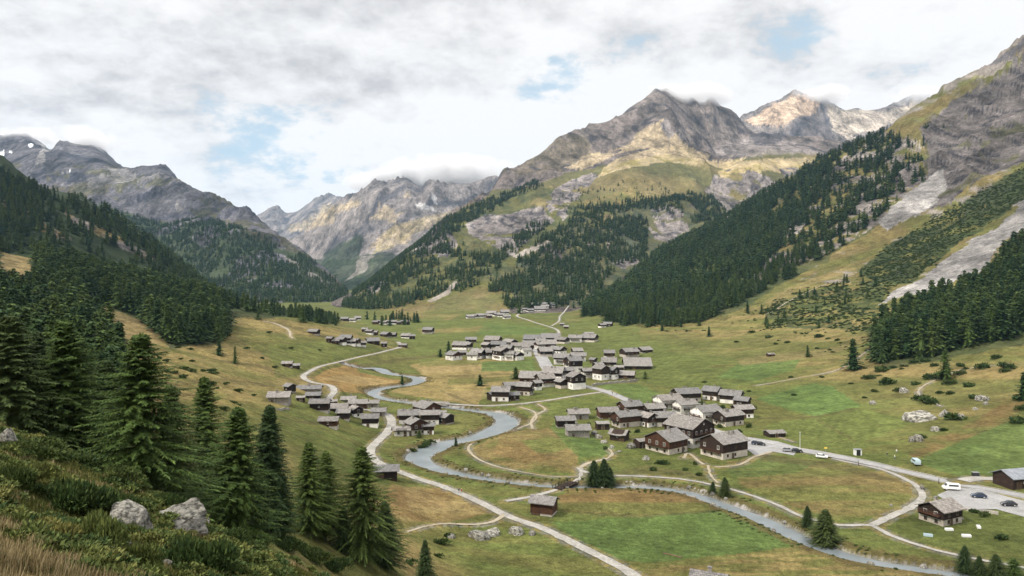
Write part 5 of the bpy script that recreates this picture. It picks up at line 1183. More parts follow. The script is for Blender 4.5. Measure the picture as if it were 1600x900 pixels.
# single low bushes scattered over the right meadow and the left meadow
SH=[(1100,598,8),(1170,612,7),(1240,618,9),(1262,556,8),(1230,536,9),(1212,538,8),(1200,528,12),(1175,520,10),(1150,535,8),(1284,590,9),(1236,590,7),(1277,527,16),(1293,530,8),(1308,532,9),(1276,545,7),(1376,580,24),(1358,592,18),(1382,600,28),(1429,601,14),(1408,612,18),(1366,612,12),(1444,565,18),(1428,567,14),(1459,572,14),(1413,556,8),(1484,600,20),(1466,615,14),(1512,604,18),(1534,575,22),(1555,560,18),(1572,575,26),(1570,581,16),(1482,616,16),(1520,622,16),(1500,585,18),(1592,625,22),(1588,660,26),(1597,640,20),(1488,655,30),(1450,630,30),(1440,625,22),(1472,673,14),(1441,684,14),(1470,590,30),(1452,592,24),(1500,572,14),(1396,575,10),(1342,575,12),(1386,540,9),(1330,600,7),(1350,622,8),
 (190,570,9),(215,590,12),(260,580,10),(285,590,14),(300,565,9),(330,600,14),(352,600,10),(372,612,14),(250,560,9),(396,618,8),(430,575,10),(410,560,8),(384,545,9),(350,640,14),(318,580,9),(420,520,8),(455,545,8),(500,548,7),(235,545,8),(660,700,18),(645,705,14),(668,695,20),(690,850,24),(700,838,18),(640,882,20),(685,870,16),(610,870,14),(1020,735,14),(1035,725,18),(1090,742,12),(1070,735,10),(905,650,9),(1520,800,16),(1500,795,14),(1538,806,18),(1560,842,24),(1445,790,8)]
for i,a in enumerate(SH):
    px,y,w=a; where='right slope meadow' if px>1090 and y<700 else ('left hillside meadow' if px<560 else 'meadows near the river')
    shrub(px,y,w*1.0,w*.38,'low dark shrub, one of many dotting the %s'%where,'low shrubs on the %s'%where,'f',60,seed=i,name='low_shrub')
for i,(px,y,w) in enumerate([(1095,634,10),(1088,666,9),(1124,668,9),(1008,694,10),(1000,690,8),(1062,660,9),(1150,690,8),(1170,668,9),(1018,702,8),(945,702,7),(1128,640,10),(1137,644,8),(920,664,6),(1090,694,9),(1086,726,8),(960,650,7),(1030,655,8),(1155,676,8),(1178,640,8),(996,676,8)]):
    shrub(px,y,w,w*.75,'small green garden bush between the houses of the near village','garden bushes of the near village','f',60,seed=i,name='garden_bush')
# dense dwarf pine and juniper cover on the right slope
def cover(poly,ids,sp,Y0,Y1,thr,seed,pxr):
    global scr_mask
    return wood(poly,ids,sp,Y0,Y1,thr,seed,50.,10,pxr)
A_=[cover([[(1345,425),(1400,375),(1480,328),(1600,262),(1680,222),(1680,270),(1600,318),(1540,350),(1480,395),(1420,440),(1370,445)]],[8],3.4,650,1700,-.6,31,(1300,1680)),
    cover([[(1185,488),(1240,455),(1330,440),(1400,445),(1375,480),(1362,522),(1290,512),(1205,515)]],[8],4.0,520,1300,-.12,32,(1150,1450)),
    cover([[(1160,520),(1250,500),(1360,520),(1370,580),(1600,540),(1600,640),(1480,600),(1380,600),(1250,530),(1100,540)],[(1000,500),(1180,480),(1200,520),(1050,525)]],[8],9,420,1500,.14,33,(990,1660)),
    cover([[(170,500),(330,560),(430,600),(420,640),(250,620),(150,560)],[(430,700),(560,740),(600,800),(650,900),(560,900),(480,800)]],[1],6.5,110,700,.20,34,(140,700))]
x=np.concatenate([a[2] for a in A_]); y=np.concatenate([a[1] for a in A_]); n=len(x)
s_=np.random.default_rng(5).uniform(.7,1.9,n)
o=scatter_obj('shrubbery',x,y,hz(x,y)-.15,s_,np.random.default_rng(6).integers(0,3,n),BUSHF,'dense dwarf pine and juniper cover on the slopes'); print('shrubbery',n)
r=np.random.default_rng(44); P,W=CURV['river']; T=np.gradient(P,axis=0); T/=np.linalg.norm(T,axis=1)[:,None]; Nn=np.stack([-T[:,1],T[:,0]],1)
i=r.integers(0,len(P),3200); s=r.choice((-1,1),3200); q=P[i]+Nn[i]*(s*(W[i]/2+r.uniform(.6,6.5,3200)**1.0))[:,None]; cl=fbm(q[:,0]/14,q[:,1]/14,2,s=3); k=(cl>-.05)&(q[:,1]>140); q=q[k]
scatter_obj('bank_vegetation',q[:,0],q[:,1],hz(q[:,0],q[:,1])-.1,r.uniform(.12,.5,len(q)),r.integers(0,5,len(q)),BUSHF+BUSHB,'dark low bushes and tall herbs lining the river banks')
# ---- grass in the foreground
def blades(name,n,px0,px1,Y0,Y1,h0,h1,mask,mat,label,seed,lean=.5,wd=.012):
    r=np.random.default_rng(seed); Y=np.sqrt(r.random(n)*(Y1**2-Y0**2)+Y0**2); px=r.uniform(px0,px1,n); x=U(px)*Y
    cl=fbm(x/.7,Y/.7,2,s=seed)+fbm(x/3,Y/3,2,s=seed+4)*.8; k=mask(px,Y,x,cl); x,Y,px,cl=x[k],Y[k],px[k],cl[k]; n=len(x)
    z=hz(x,Y)-.02; h=r.uniform(h0,h1,n)*(1+cl*.6); a=r.uniform(0,6.283,n); le=r.normal(.25,.25,n)*lean*h; dx=np.cos(a)*le+.12*h;dy=np.sin(a)*le
    w=wd*(Y/12)**.8; sx=-np.sin(a)*w+w*.5; sy=np.cos(a)*w*.3
    V=np.empty((n,5,3)); V[:,0]=np.column_stack([x-sx,Y-sy,z]);V[:,1]=np.column_stack([x+sx,Y+sy,z]);V[:,2]=np.column_stack([x+dx*.4+sx*.8,Y+dy*.4+sy,z+h*.6]);V[:,3]=np.column_stack([x+dx,Y+dy,z+h]);V[:,4]=np.column_stack([x+dx*.4-sx*.8,Y+dy*.4-sy,z+h*.6])
    me=mesh_from(name,V.reshape(-1,3),np.arange(n*5).reshape(n,5),[mat]); return link(name,me,kind='stuff',label=label)
MSTR=leaf_mat('dry_grass_blades',(.15,.115,.05),(.40,.32,.18),.0); MGRN=leaf_mat('green_grass_blades',(.045,.062,.016),(.14,.14,.042),.0)
blades('dry_grass',75000,-80,620,6,16,.10,.32,lambda p,Y,x,c:(c>.1)|((Y<12.5)&(c>-.1)),MSTR,'tall dry straw-coloured grass at the bottom left',51,wd=.009)
blades('dry_grass',120000,-80,620,18,44,.10,.24,lambda p,Y,x,c:(c>.3),MSTR,'dry grass between the junipers of the foreground',52,wd=.008)
blades('grass',190000,-80,640,7,46,.08,.22,lambda p,Y,x,c:(c<.35),MGRN,'short green grass on the foreground heath',53,wd=.008)
r=np.random.default_rng(77); n=2600; Y=r.uniform(11,44,n); px=r.uniform(-60,600,n); x=U(px)*Y; c_=fbm(x/4,Y/4,2,s=9); k=c_>-.15; x,Y=x[k],Y[k]
LOWB=[bush_mesh('heath_clump',s,900,.22,MHEA if s%2 else MJUN,.7,6) for s in (11,12,13,14)]
scatter_obj('heath',x,Y,hz(x,Y)-.05,r.uniform(.18,.5,len(x)),r.integers(0,4,len(x)),LOWB,'low heather and dwarf juniper covering the foreground slope')
# ---------------------------------------------------------------- vehicles
def paint(name,c,rough=.25):
    m,nt,b=newmat(name,rough,.5); b.inputs['Base Color'].default_value=(*c,1); b.inputs['Coat Weight'].default_value=.4; return m
PW=paint('white_paint',(.75,.75,.74)); PK=paint('black_paint',(.02,.021,.025)); PN=paint('navy_paint',(.02,.035,.07)); PB=paint('pale_blue_paint',(.40,.50,.55)); PG=paint('grey_paint',(.25,.26,.27)); TY=paint('tyre_rubber',(.015,.015,.015),.9); RM=paint('wheel_rim',(.45,.45,.46),.3); HLM=paint('headlamp_glass',(.8,.8,.75),.1); TLM=paint('tail_lamp_glass',(.35,.02,.02),.2)
def prism(name,prof,w,mat,taper=None,wb=None):
    """profile in x,z pushed across the width; taper narrows the upper points"""
    n=len(prof);V=[]
    zs=[p[1] for p in prof];z0,z1=min(zs),max(zs)
    for s in(-1,1):
        for x,z in prof:
            t=(z-z0)/max(z1-z0,1e-6); V.append((x,s*w/2*(1-(taper or 0)*t),z))
    Fc=[tuple(range(n-1,-1,-1)),tuple(range(n,2*n))]+[(i,(i+1)%n,n+(i+1)%n,n+i) for i in range(n)]
    me=mesh_from(name,V,Fc,[mat]); bm=bmesh.new(); bm.from_mesh(me); bmesh.ops.recalc_face_normals(bm,faces=bm.faces); bmesh.ops.bevel(bm,geom=bm.edges[:],offset=.035,segments=2,affect='EDGES',clamp_overlap=True); bm.to_mesh(me); bm.free(); return me
def wheel_mesh():
    bm=bmesh.new(); bmesh.ops.create_cone(bm,segments=20,radius1=.32,radius2=.32,depth=.22,cap_ends=True); bmesh.ops.bevel(bm,geom=[e for e in bm.edges if abs(e.verts[0].co.z-e.verts[1].co.z)<.01],offset=.04,segments=2,affect='EDGES')
    bmesh.ops.rotate(bm,verts=bm.verts,matrix=__import__('mathutils').Matrix.Rotation(R(90),3,'X')); me=bpy.data.meshes.new('wheel'); bm.to_mesh(me); bm.free(); me.materials.append(TY)
    bm=bmesh.new(); bmesh.ops.create_cone(bm,segments=16,radius1=.2,radius2=.2,depth=.25,cap_ends=True); bmesh.ops.rotate(bm,verts=bm.verts,matrix=__import__('mathutils').Matrix.Rotation(R(90),3,'X')); m2=bpy.data.meshes.new('rim'); bm.to_mesh(m2); bm.free(); m2.materials.append(RM); return me,m2
WH,RI=wheel_mesh()
def vehicle(px,y,kind,pt,rot,label,group=None):
    x,Y=pick(px,y,60); z=float(hz(x,Y))+.2
    e=bpy.data.objects.new('parked_car' if kind=='car' else 'parked_van',None); C.objects.link(e); e.location=(x,Y,z); e.rotation_euler=(0,0,R(rot)); e['label']=label; e['category']='car' if kind=='car' else 'van'
    if group:e['group']=group
    if kind=='car':
        child('body',prism('body',[(-2.1,.35),(-2.15,.7),(-2.05,.95),(-.9,1.0),(1.0,.98),(1.95,.85),(2.12,.65),(2.1,.32)],1.78,pt,.06),e)
        child('window',prism('glasshouse',[(-1.75,.97),(-1.35,1.40),(.3,1.42),(1.05,.97)],1.6,MGL,.2),e); child('roof_panel',prism('roofp',[(-1.35,1.38),(-1.25,1.47),(.2,1.47),(.35,1.38)],1.32,pt,.08),e)
        wx=(-1.3,1.32); fz=2.11; hz_=.68
    else:
        child('body',prism('body',[(-2.5,.4),(-2.55,1.1),(-2.45,2.0),(1.2,2.05),(1.75,1.25),(2.4,1.0),(2.5,.65),(2.45,.38)],1.9,pt,.05),e)
        for s in(-1,1): child('side_window',boxes_mesh('sw',[(-1.9,.9,s*.905-.02,s*.905+.04*s,1.28,1.78,0)] if s>0 else [(-1.9,.9,s*.905+.04*s,s*.905+.02,1.28,1.78,0)],[MGL]),e)
        child('windscreen',prism('ws',[(1.22,2.0),(1.30,2.0),(1.83,1.27),(1.75,1.27)],1.65,MGL),e); wx=(-1.6,1.6); fz=2.48; hz_=.75
    for xx in wx:
        for s in(-1,1):
            w_=child('wheel',WH,e,(xx,s*.80,.32)); child('rim',RI,w_)
    for s in(-1,1):
        child('headlight',boxes_mesh('hl',[(fz-.12,fz+.03,s*.6-.16,s*.6+.16,hz_,hz_+.14,0)],[HLM]),e); child('tail_light',boxes_mesh('tl',[(-fz-.04,-fz+.1,s*.68-.1,s*.68+.1,hz_+.05,hz_+.22,0)],[TLM]),e)
vehicle(1486,766,'van',PW,168,'white van parked at the upper left corner of the car park')
vehicle(1529,778,'car',PN,165,'dark blue car parked right of the white van')
vehicle(1576,791,'car',PK,168,'black car parked last at the right of the car park')
vehicle(1284,716,'car',PW,-24,'white car driving along the main road right of the forecourt')
vehicle(1245,707,'car',PK,-10,'black car right one of two stopped on the forecourt road')
vehicle(1231,706,'car',PG,-20,'dark grey car left one of two stopped on the forecourt road')
vehicle(1182,695,'car',PN,-14,'dark car parked nearest the big farmhouse')
vehicle(1188,696,'car',PK,-30,'black car touching the dark one beside the big farmhouse')
vehicle(1431,726,'van',PB,80,'white and pale blue camper van standing upright-on to the main road')
vehicle(838,590,'car',PW,-30,'white car on the central village square')
vehicle(846,586,'car',PK,-40,'dark car on the central village square, right of the white one')
vehicle(829,588,'car',PN,20,'blue car at the left edge of the central village square')
# ---------------------------------------------------------------- people
SKN=paint('skin',(.5,.33,.25),.6)
def person_mesh(name,stride=.25,cols=None):
    v=[(0,0,.95),(0,0,1.15),(0,0,1.38),(0,0,1.48),(0,.01,1.60),(0,.01,1.74),
       (.19,0,1.38),(.27,.05,1.12),(.27,.14*stride*3,.88),(-.19,0,1.38),(-.27,-.03,1.12),(-.27,-.1,.88),
       (.10,0,.90),(.11,stride*.5,.50),(.11,stride*.55,.08),(.11,stride*.55+.16,.03),(-.10,0,.90),(-.11,-stride*.3,.50),(-.11,-stride*.9,.08),(-.11,-stride*.9+.16,.03)]
    ed=[(0,1),(1,2),(2,3),(3,4),(4,5),(2,6),(6,7),(7,8),(2,9),(9,10),(10,11),(0,12),(12,13),(13,14),(14,15),(0,16),(16,17),(17,18),(18,19)]
    rd=[.15,.14,.16,.06,.105,.08,.065,.05,.035,.065,.05,.035,.095,.07,.05,.045,.095,.07,.05,.045]
    me=bpy.data.meshes.new(name); me.from_pydata(v,ed,[]); o=bpy.data.objects.new(name,me); C.objects.link(o)
    sk=o.modifiers.new('s','SKIN'); 
    for i,d in enumerate(me.skin_vertices[0].data): d.radius=(rd[i],rd[i]*.8); d.use_root=(i==0)
    o.modifiers.new('sub','SUBSURF').levels=1
    dg=bpy.context.evaluated_depsgraph_get(); m2=bpy.data.meshes.new_from_object(o.evaluated_get(dg)); bpy.data.objects.remove(o)
    m2.name=name; m2.materials.clear()
    for c in cols: m2.materials.append(c)
    for p in m2.polygons: z=p.center.z; p.material_index=0 if z>1.47 or (abs(p.center.x)>.2 and z<.95) else (1 if z>.93 else 2); p.use_smooth=True
    return m2
cl_=[paint('dark_jacket',(.03,.03,.04),.9),paint('white_shirt',(.7,.7,.68),.9),paint('red_jacket',(.35,.05,.04),.9),paint('blue_jeans',(.05,.08,.16),.9),paint('grey_trousers',(.12,.12,.12),.9)]
for i,(px,y,j,t,lab) in enumerate([(1386,714,0,4,'person in dark jacket standing in the grass beyond the main road'),(1398,718,1,3,'person in white shirt walking on the grass beyond the main road'),(1401,709,1,4,'person in pale clothes on the path behind the other two'),
   (717,771,0,3,'person in dark jacket walking on the left road, nearer the river'),(721,772,2,4,'person in red jacket walking beside the dark-jacketed one on the left road'),(957,617,0,4,'person in dark clothes on the main road above the village'),(963,618,2,3,'person in red jacket on the main road above the village')]):
    x,Y=pick(px,y,60); m=person_mesh('person',.3+.1*(i%3),[SKN,cl_[j],cl_[t]]); o=link('person',m,None,(x,Y,float(hz(x,Y))+.12),label=lab,category='person'); o.rotation_euler=(0,0,i*1.3)
# ---------------------------------------------------------------- bridges, poles, signs, walls, troughs
def post_thing(name,px,y,h,label,cat,parts):
    x,Y=pick(px,y,60); e=bpy.data.objects.new(name,None); C.objects.link(e); e.location=(x,Y,float(hz(x,Y))); e['label']=label; e['category']=cat
    for nm,me in parts: child(nm,me,e)
    return e
def pole_mesh(nm,r,h,mat): V,Q=tube([(0,0,-.5),(0,0,h)],[r,r*.7],8); return mesh_from(nm,V,np.array(Q),[mat],True)
post_thing('flagpole',1250,705,7,'tall white pole standing on the far side of the main road','pole',[('pole',pole_mesh('pole',.09,7.5,PW)),('finial',boxes_mesh('finial',[(-.12,.12,-.12,.12,7.5,7.7,0)],[PW]))])
YEL=paint('yellow_sign',(.75,.55,.08),.5)
post_thing('road_sign',1290,711,3,'yellow signpost by the white car on the main road','sign',[('pole',pole_mesh('pole',.06,3.2,PG)),('sign_panel',boxes_mesh('panel',[(-.6,.6,-.08,-.065,2.5,3.1,0)],[YEL]))])
post_thing('marker_post',1341,727,1.6,'dark post on the near verge of the main road, left one','post',[('pole',pole_mesh('pole',.14,1.7,MTIM)),('cap',boxes_mesh('cap',[(-.2,.2,-.2,.2,1.7,1.8,0)],[PG]))])
post_thing('marker_post',1467,756,1.6,'dark post at the entrance of the car park','post',[('pole',pole_mesh('pole',.14,1.7,MTIM)),('cap',boxes_mesh('cap',[(-.2,.2,-.2,.2,1.7,1.8,0)],[PG]))])
post_thing('waste_bin',1524,744,1.5,'dark square bin beside the driveway of the brown hall','bin',[('body',boxes_mesh('b',[(-1.,1.,-.6,.6,0,1.3,0)],[PK])),('lid',boxes_mesh('l',[(-1.06,1.06,-.66,.66,1.302,1.45,0)],[PG]))])
post_thing('kiosk',1340,711,2.4,'small dark kiosk with white sides beyond the main road','kiosk',[('body',boxes_mesh('b',[(-.8,.8,-.8,.8,0,2.0,0)],[PK])),('side_panel',boxes_mesh('s',[(-1.25,-.802,-.9,.9,0,2.2,0)],[PW])),('side_panel',boxes_mesh('s',[(.802,1.25,-.9,.9,0,2.2,0)],[PW])),('roof',boxes_mesh('r',[(-1.4,1.4,-1.,1.,2.202,2.36,0)],[PG]))])
for px,y,L,m,rot,lab in ((1450,838,2.2,PB,-20,'pale blue trough lying on the grass below the old farmhouse'),(1510,839,2.2,PW,-6,'white trough with dark end on the grass right of the farmhouse'),(1483,829,2.,PW,0,'short white trough in front of the old farmhouse'),(1529,825,1.6,PW,70,'upright white crate in the grass right of the farmhouse'),(1051,868,5,MFRD,-35,'thin plank lying across the bright green field')):
    x,Y=pick(px,y,60); w=.45
    e=link('trough' if 'plank' not in lab else 'plank',boxes_mesh('t',[(-L/2,L/2,-w,w,.05,.3,0),(-L/2,L/2,-w,-w+.08,.301,.65,0),(-L/2,L/2,w-.08,w,.301,.65,0),(-L/2,-L/2+.08,-w+.081,w-.081,.301,.65,0),(L/2-.08,L/2,-w+.081,w-.081,.301,.65,0)] if 'plank' not in lab else [(-L/2,L/2,-.25,.25,.02,.16,0),(-L/2+.3,-L/2+.6,-.35,.35,-.1,.019,0),(L/2-.6,L/2-.3,-.35,.35,-.1,.019,0)],[m]),None,(x,Y,float(hz(x,Y))),label=lab,category='trough' if 'plank' not in lab else 'plank'); e.rotation_euler=(0,0,R(rot))
def bridge(p0,p1,w,z,label,stone=False):
    a=np.array(p0);b=np.array(p1); d=b-a; L=float(np.linalg.norm(d)); ang=math.atan2(d[1],d[0]); m=(a+b)/2
    e=bpy.data.objects.new('bridge',None); C.objects.link(e); e.location=(m[0],m[1],z); e.rotation_euler=(0,0,ang); e['label']=label; e['category']='bridge'
    child('deck',boxes_mesh('deck',[(-L/2,L/2,-w/2,w/2,-.25,.1,0)],[MGV if stone else MTIM]),e)
    for s in(-1,1):
        if stone: child('parapet',boxes_mesh('parapet',[(-L/2,L/2,s*(w/2+.15)-.15,s*(w/2+.15)+.149,-.9,.75,0)],[MSTN]),e)
        else:
            n=int(L/1.6); bx=[(-L/2,L/2,s*w/2-.05,s*w/2+.05,.9,1.0,0),(-L/2,L/2,s*w/2-.03,s*w/2+.03,.5,.58,0)]+[(-L/2+L*i/n-.06,-L/2+L*i/n+.06,s*w/2-.051-.02,s*w/2+.071,.1,.899,0) for i in range(n+1)]
            child('railing',boxes_mesh('railing',bx,[MTIM]),e)
    for s in(-1,1): child('abutment',boxes_mesh('ab',[(s*L/2-.6,s*L/2+.6,-w/2-.1,w/2+.1,-2.2,-.251,0)],[MSTN]),e)
def river_cross(road,lo=None):
    P,_=CURV[road]; Rv,Wr=CURV['river']; out=[]
    dd=np.array([np.min(np.hypot(Rv[:,0]-p[0],Rv[:,1]-p[1])-Wr/2) for p in P]); ins_=dd<1.2; i=0
    while i<len(P):
        if ins_[i]:
            j=i
            while j+1<len(P) and ins_[j+1]: j+=1
            out.append((max(i-1,0),min(j+1,len(P)-1))); i=j+1
        else: i+=1
    return P,out
for rd,w,lab,st in (('riverside_track',3.4,'small wooden footbridge with dark railings over the river',False),('east_track',3.2,'wooden bridge deck joining the river track',False),('river_road',5.2,'low stone bridge carrying the light road across the river',True),('valley_road',5.5,'stone bridge on the left road',True)):
    P,cs=river_cross(rd)
    for k,(i,j) in enumerate(cs[:2]):
        L=np.linalg.norm(P[j]-P[i]); print('bridge',rd,L)
        if 3<L<45: bridge(P[i],P[j],w,float(max(ROADC[rd][i],ROADC[rd][j]))+.1,lab+(', second span' if k else ''),st)
# drystone walls
def stone_wall(pts,label,h=.8,w=.6):
    P,_=curve([(p[0],p[1],1) for p in pts],60,1.5); n=len(P); r=np.random.default_rng(n); T=np.gradient(P,axis=0); T/=np.maximum(np.linalg.norm(T,axis=1),1e-6)[:,None]; Nn=np.stack([-T[:,1],T[:,0]],1); z=hz(P[:,0],P[:,1])
    V=[]
    for i in range(n):
        hh=h*r.uniform(.75,1.2)
        for s,zz in((-1,-.4),(-.8,hh),(.8,hh*r.uniform(.9,1.1)),(1,-.4)): q=P[i]+Nn[i]*s*w/2*r.uniform(.9,1.15); V.append((q[0],q[1],z[i]+zz))
    Q=[(i*4+k,i*4+k+1,i*4+5+k,i*4+4+k) for i in range(n-1) for k in range(3)]; Q+=[(0,3,2,1),(n*4-4,n*4-3,n*4-2,n*4-1)]
    link('stone_wall',mesh_from('stone_wall',V,np.array(Q),[MSTN]),None,None,label=label,category='wall')
stone_wall([(1000,622),(1010,622),(1030,620),(1048,616)] if False else [(925,603),(950,600),(985,597),(997,595)],'pale retaining wall below the big guesthouse of the central village',1.4,.8)
stone_wall([(1494,790),(1515,799),(1540,801),(1560,804)],'rough stone edging between the car park and the farmhouse meadow')
stone_wall([(432,640),(440,641),(452,640)],'low drystone wall in front of the grey stone house')
stone_wall([(1085,752),(1060,748),(1040,746)] if False else [(1435,610),(1441,622),(1455,628),(1470,636)],'low drystone wall along the shoulder path on the right slope',.5)
print('props',time.time()-T0)
# ---------------------------------------------------------------- camera, sky, sun, haze
cam=bpy.data.cameras.new('camera'); co=bpy.data.objects.new('camera',cam); C.objects.link(co)
co.location=(0,0,HC); co.rotation_euler=(R(90),0,0); cam.sensor_width=36; cam.lens=F/1600*36; cam.shift_y=-(450-HY)/1600
cam.clip_start=.3; cam.clip_end=60000
sc=bpy.context.scene; sc.camera=co
SUN_EL,SUN_AZ=48,-120      # azimuth measured from +Y (view) towards +X
w=bpy.data.worlds.new('World'); sc.world=w; w.use_nodes=True; nt=w.node_tree; nt.nodes.clear()
out=N(nt,'ShaderNodeOutputWorld'); bg=N(nt,'ShaderNodeBackground'); nt.links.new(bg.outputs[0],out.inputs[0])
sky=N(nt,'ShaderNodeTexSky'); sky.sky_type='NISHITA'; sky.sun_disc=False; sky.sun_elevation=R(SUN_EL); sky.sun_rotation=R(SUN_AZ); sky.altitude=1800
tc=N(nt,'ShaderNodeTexCoord'); D=tc.outputs['Generated']
sep=N(nt,'ShaderNodeSeparateXYZ'); nt.links.new(D,sep.inputs[0])
def M(op,a,b=None,c=None,clamp=False):
    n=N(nt,'ShaderNodeMath',operation=op); n.use_clamp=clamp
    for i,v in enumerate((a,b,c)):
        if v is None: continue
        if hasattr(v,'is_output'): nt.links.new(v,n.inputs[i])
        else: n.inputs[i].default_value=v
    return n.outputs[0]
zc=M('MAXIMUM',sep.outputs[2],0.0)
# clouds lie on a layer overhead: divide by elevation for perspective
den=M('ADD',zc,.42)
cx_=M('DIVIDE',sep.outputs[0],den); cy_=M('DIVIDE',sep.outputs[1],den)
cmb=N(nt,'ShaderNodeCombineXYZ'); nt.links.new(cx_,cmb.inputs[0]); nt.links.new(cy_,cmb.inputs[1]); nt.links.new(M('MULTIPLY',zc,1.2),cmb.inputs[2])
n1=noise(nt,cmb.outputs[0],1.35,9,.56); n2=noise(nt,cmb.outputs[0],4.6,9,.6); n4=noise(nt,cmb.outputs[0],13.,7,.62)
n3=N(nt,'ShaderNodeTexNoise'); n3.inputs['Scale'].default_value=2.2; n3.inputs['Detail'].default_value=7; nt.links.new(cmb.outputs[0],n3.inputs['Vector'])
wn=N(nt,'ShaderNodeVectorMath',operation='SUBTRACT'); nt.links.new(n3.outputs['Color'],wn.inputs[0]); wn.inputs[1].default_value=(.5,.5,.5)
ws=N(nt,'ShaderNodeVectorMath',operation='SCALE'); nt.links.new(wn.outputs[0],ws.inputs[0]); ws.inputs['Scale'].default_value=.22
wd=N(nt,'ShaderNodeVectorMath',operation='ADD'); nt.links.new(D,wd.inputs[0]); nt.links.new(ws.outputs[0],wd.inputs[1])
def direction(px,y):
    v=np.array([(px-CX)/F,1,(HY-y)/F]); return v/np.linalg.norm(v)
def blob(px,y,rx,ry):
    """soft patch of the sky around a compass direction"""
    d=direction(px,y); sb=N(nt,'ShaderNodeVectorMath',operation='SUBTRACT'); nt.links.new(wd.outputs[0],sb.inputs[0]); sb.inputs[1].default_value=d
    s2=N(nt,'ShaderNodeVectorMath',operation='MULTIPLY'); nt.links.new(sb.outputs[0],s2.inputs[0]); s2.inputs[1].default_value=(F/rx,F/rx,F/ry)
    ln=N(nt,'ShaderNodeVectorMath',operation='LENGTH'); nt.links.new(s2.outputs[0],ln.inputs[0])
    mr=N(nt,'ShaderNodeMapRange',interpolation_type='SMOOTHSTEP'); nt.links.new(ln.outputs['Value'],mr.inputs[0]); mr.inputs[1].default_value=.2; mr.inputs[2].default_value=1.5; mr.inputs[3].default_value=1; mr.inputs[4].default_value=0
    return mr.outputs[0]
gap=None
for b,s in ((blob(430,205,120,70),1.05),(blob(380,255,70,30),.7),(blob(870,105,75,55),1.),(blob(800,125,60,30),.5),(blob(1240,38,120,42),.42),(blob(1330,60,60,25),.6),(blob(1000,85,60,35),.5),(blob(520,235,60,30),.5),(blob(850,150,60,30),.7)):
    t=M('MULTIPLY',b,s); gap=t if gap is None else M('MAXIMUM',gap,t)
gapn=M('MULTIPLY_ADD',M('SUBTRACT',n2,.5),3.6,M('MULTIPLY_ADD',M('SUBTRACT',n4,.5),2.2,M('MULTIPLY',gap,.85)))
gap=N(nt,'ShaderNodeMapRange',interpolation_type='SMOOTHSTEP'); nt.links.new(gapn,gap.inputs[0]); gap.inputs[1].default_value=.42; gap.inputs[2].default_value=1.15
# grey undersides
dk=None
for b,s in ((blob(300,100,420,100),1.),(blob(560,60,300,90),.7),(blob(230,175,230,60),.9),(blob(900,30,260,60),.35),(blob(1080,60,200,60),.7),(blob(80,60,220,80),.55)):
    t=M('MULTIPLY',b,s); dk=t if dk is None else M('MAXIMUM',dk,t)
dkn=M('MULTIPLY_ADD',M('SUBTRACT',n1,.5),1.7,M('MULTIPLY_ADD',M('SUBTRACT',n2,.5),2.3,M('MULTIPLY_ADD',M('SUBTRACT',n4,.5),.9,M('MULTIPLY_ADD',dk,.5,-.02))))
shade=ramp(nt,dkn,[(0.0,(.86,.845,.832)),(.25,(.77,.755,.747)),(.6,(.565,.553,.555)),(1.,(.42,.41,.415))])
blue=mixc(nt,(.44,.64,.78),(.62,.75,.80),n1)
# real sky colour, mixed with thin cloud veil
sk=N(nt,'ShaderNodeVectorMath',operation='SCALE'); nt.links.new(sky.outputs[0],sk.inputs[0]); sk.inputs['Scale'].default_value=0.10
skv=mixc(nt,sk.outputs[0],blue,.72)
csky=mixc(nt,shade,skv,M('MULTIPLY',gap.outputs[0],.85))
# the cloud deck is brighter towards the zenith, where it is thin to the sun
zen=N(nt,'ShaderNodeMapRange',interpolation_type='SMOOTHSTEP'); nt.links.new(sep.outputs[2],zen.inputs[0]); zen.inputs[1].default_value=.42; zen.inputs[2].default_value=1.; zen.inputs[3].default_value=1.0; zen.inputs[4].default_value=2.8
fin=N(nt,'ShaderNodeVectorMath',operation='SCALE'); nt.links.new(csky,fin.inputs[0]); nt.links.new(zen.outputs[0],fin.inputs['Scale'])
nt.links.new(fin.outputs[0],bg.inputs[0]); bg.inputs[1].default_value=1.0
w.cycles.sampling_method='MANUAL'; w.cycles.sample_map_resolution=512
sl_=bpy.data.lights.new('sun','SUN'); so=bpy.data.objects.new('sun',sl_); C.objects.link(so)
sl_.energy=3.7; sl_.angle=R(5); sl_.color=(1,.93,.82)
az=R(SUN_AZ); el=R(SUN_EL)
from mathutils import Vector
sd=Vector((math.sin(az)*math.cos(el),math.cos(az)*math.cos(el),math.sin(el)))
so.rotation_euler=sd.to_track_quat('Z','Y').to_euler()
# haze
if HAZE:
    bm=bmesh.new(); bmesh.ops.create_cube(bm,size=1)
    top=float(Z.max())+40
    for v in bm.verts: v.co=(v.co.x*26000,(v.co.y+.5)*14500-1500,(-70-8) if v.co.z<0 else top)
    me=bpy.data.meshes.new('haze'); bm.to_mesh(me); bm.free()
    m=bpy.data.materials.new('haze_air'); m.use_nodes=True; t=m.node_tree; t.nodes.clear()
    o=t.nodes.new('ShaderNodeOutputMaterial'); v=t.nodes.new('ShaderNodeVolumePrincipled'); t.links.new(v.outputs[0],o.inputs['Volume'])
    v.inputs['Color'].default_value=(.44,.70,1.,1); v.inputs['Density'].default_value=HAZE; v.inputs['Anisotropy'].default_value=.1
    me.materials.append(m); link('haze',me,kind='stuff',label='faint blue air filling the valley')
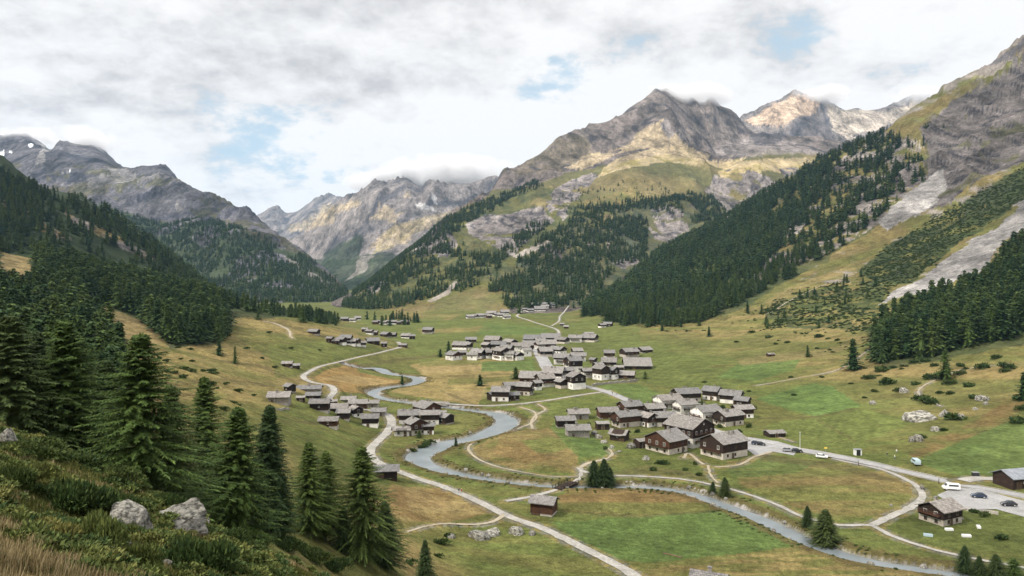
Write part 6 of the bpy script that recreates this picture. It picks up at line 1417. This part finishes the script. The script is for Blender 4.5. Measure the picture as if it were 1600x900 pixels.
# clouds touching the summits
MCL=bpy.data.materials.new('cloud_vapour'); MCL.use_nodes=True; t=MCL.node_tree; t.nodes.clear()
o=t.nodes.new('ShaderNodeOutputMaterial'); v=t.nodes.new('ShaderNodeVolumePrincipled'); t.links.new(v.outputs[0],o.inputs['Volume'])
v.inputs['Color'].default_value=(.95,.945,.95,1); v.inputs['Anisotropy'].default_value=.2
tcv=N(t,'ShaderNodeTexCoord'); ln=N(t,'ShaderNodeVectorMath',operation='LENGTH'); t.links.new(tcv.outputs['Object'],ln.inputs[0])
gv=N(t,'ShaderNodeNewGeometry'); nz_=noise(t,gv.outputs['Position'],.006,6,.66)
def MM(op,a,b):
    n=N(t,'ShaderNodeMath',operation=op)
    for i,q in enumerate((a,b)):
        if hasattr(q,'is_output'): t.links.new(q,n.inputs[i])
        else: n.inputs[i].default_value=q
    return n.outputs[0]
fo=MM('SUBTRACT',1.,ln.outputs['Value']); dn=MM('ADD',MM('MULTIPLY',MM('SUBTRACT',nz_,.5),4.2),MM('MULTIPLY',fo,1.35)); dn=MM('MAXIMUM',MM('SUBTRACT',dn,.15),0.); dn=MM('MULTIPLY',MM('MINIMUM',dn,1.),CLD); t.links.new(dn,v.inputs['Density'])
def cloud(px,y,Y,rx,rz,label):
    bm=bmesh.new(); bmesh.ops.create_icosphere(bm,subdivisions=3,radius=1.); me=bpy.data.meshes.new('cloud'); bm.to_mesh(me); bm.free(); me.materials.append(MCL)
    s=Y/F; ob=link('cloud',me,None,(float(U(px))*Y,Y,float(ZY(y,Y))),kind='stuff',label=label); ob.scale=(rx*s,rx*s*.55,rz*s)
if CLD:
    cloud(125,220,3900,85,25,'grey cloud sitting on the left summit'); cloud(40,212,4000,60,15,'wisp of cloud over the far left ridge')
    cloud(1085,149,4050,66,22,'cloud wisp over the big right-centre summit'); cloud(1040,140,4080,30,12,'small wisp on the left tip of the big summit')
    cloud(1285,150,5400,60,20,'cloud wisp over the reddish summit'); cloud(1440,148,5400,60,22,'cloud over the far right ridge')
    cloud(700,272,5900,120,34,'cloud bank hiding the central far summit'); cloud(615,284,5900,80,22,'left end of the cloud bank over central summit')
vs=sc.view_settings; vs.view_transform='Standard'; vs.look='None'; vs.exposure=EXPO; vs.gamma=1; vs.use_curve_mapping=False
cy=sc.cycles; cy.max_bounces=4; cy.diffuse_bounces=2; cy.glossy_bounces=2; cy.transmission_bounces=2; cy.volume_bounces=2; cy.transparent_max_bounces=6
cy.use_denoising=True; cy.use_adaptive_sampling=True; cy.adaptive_threshold=.02; cy.caustics_reflective=False; cy.caustics_refractive=False
print('done',time.time()-T0)
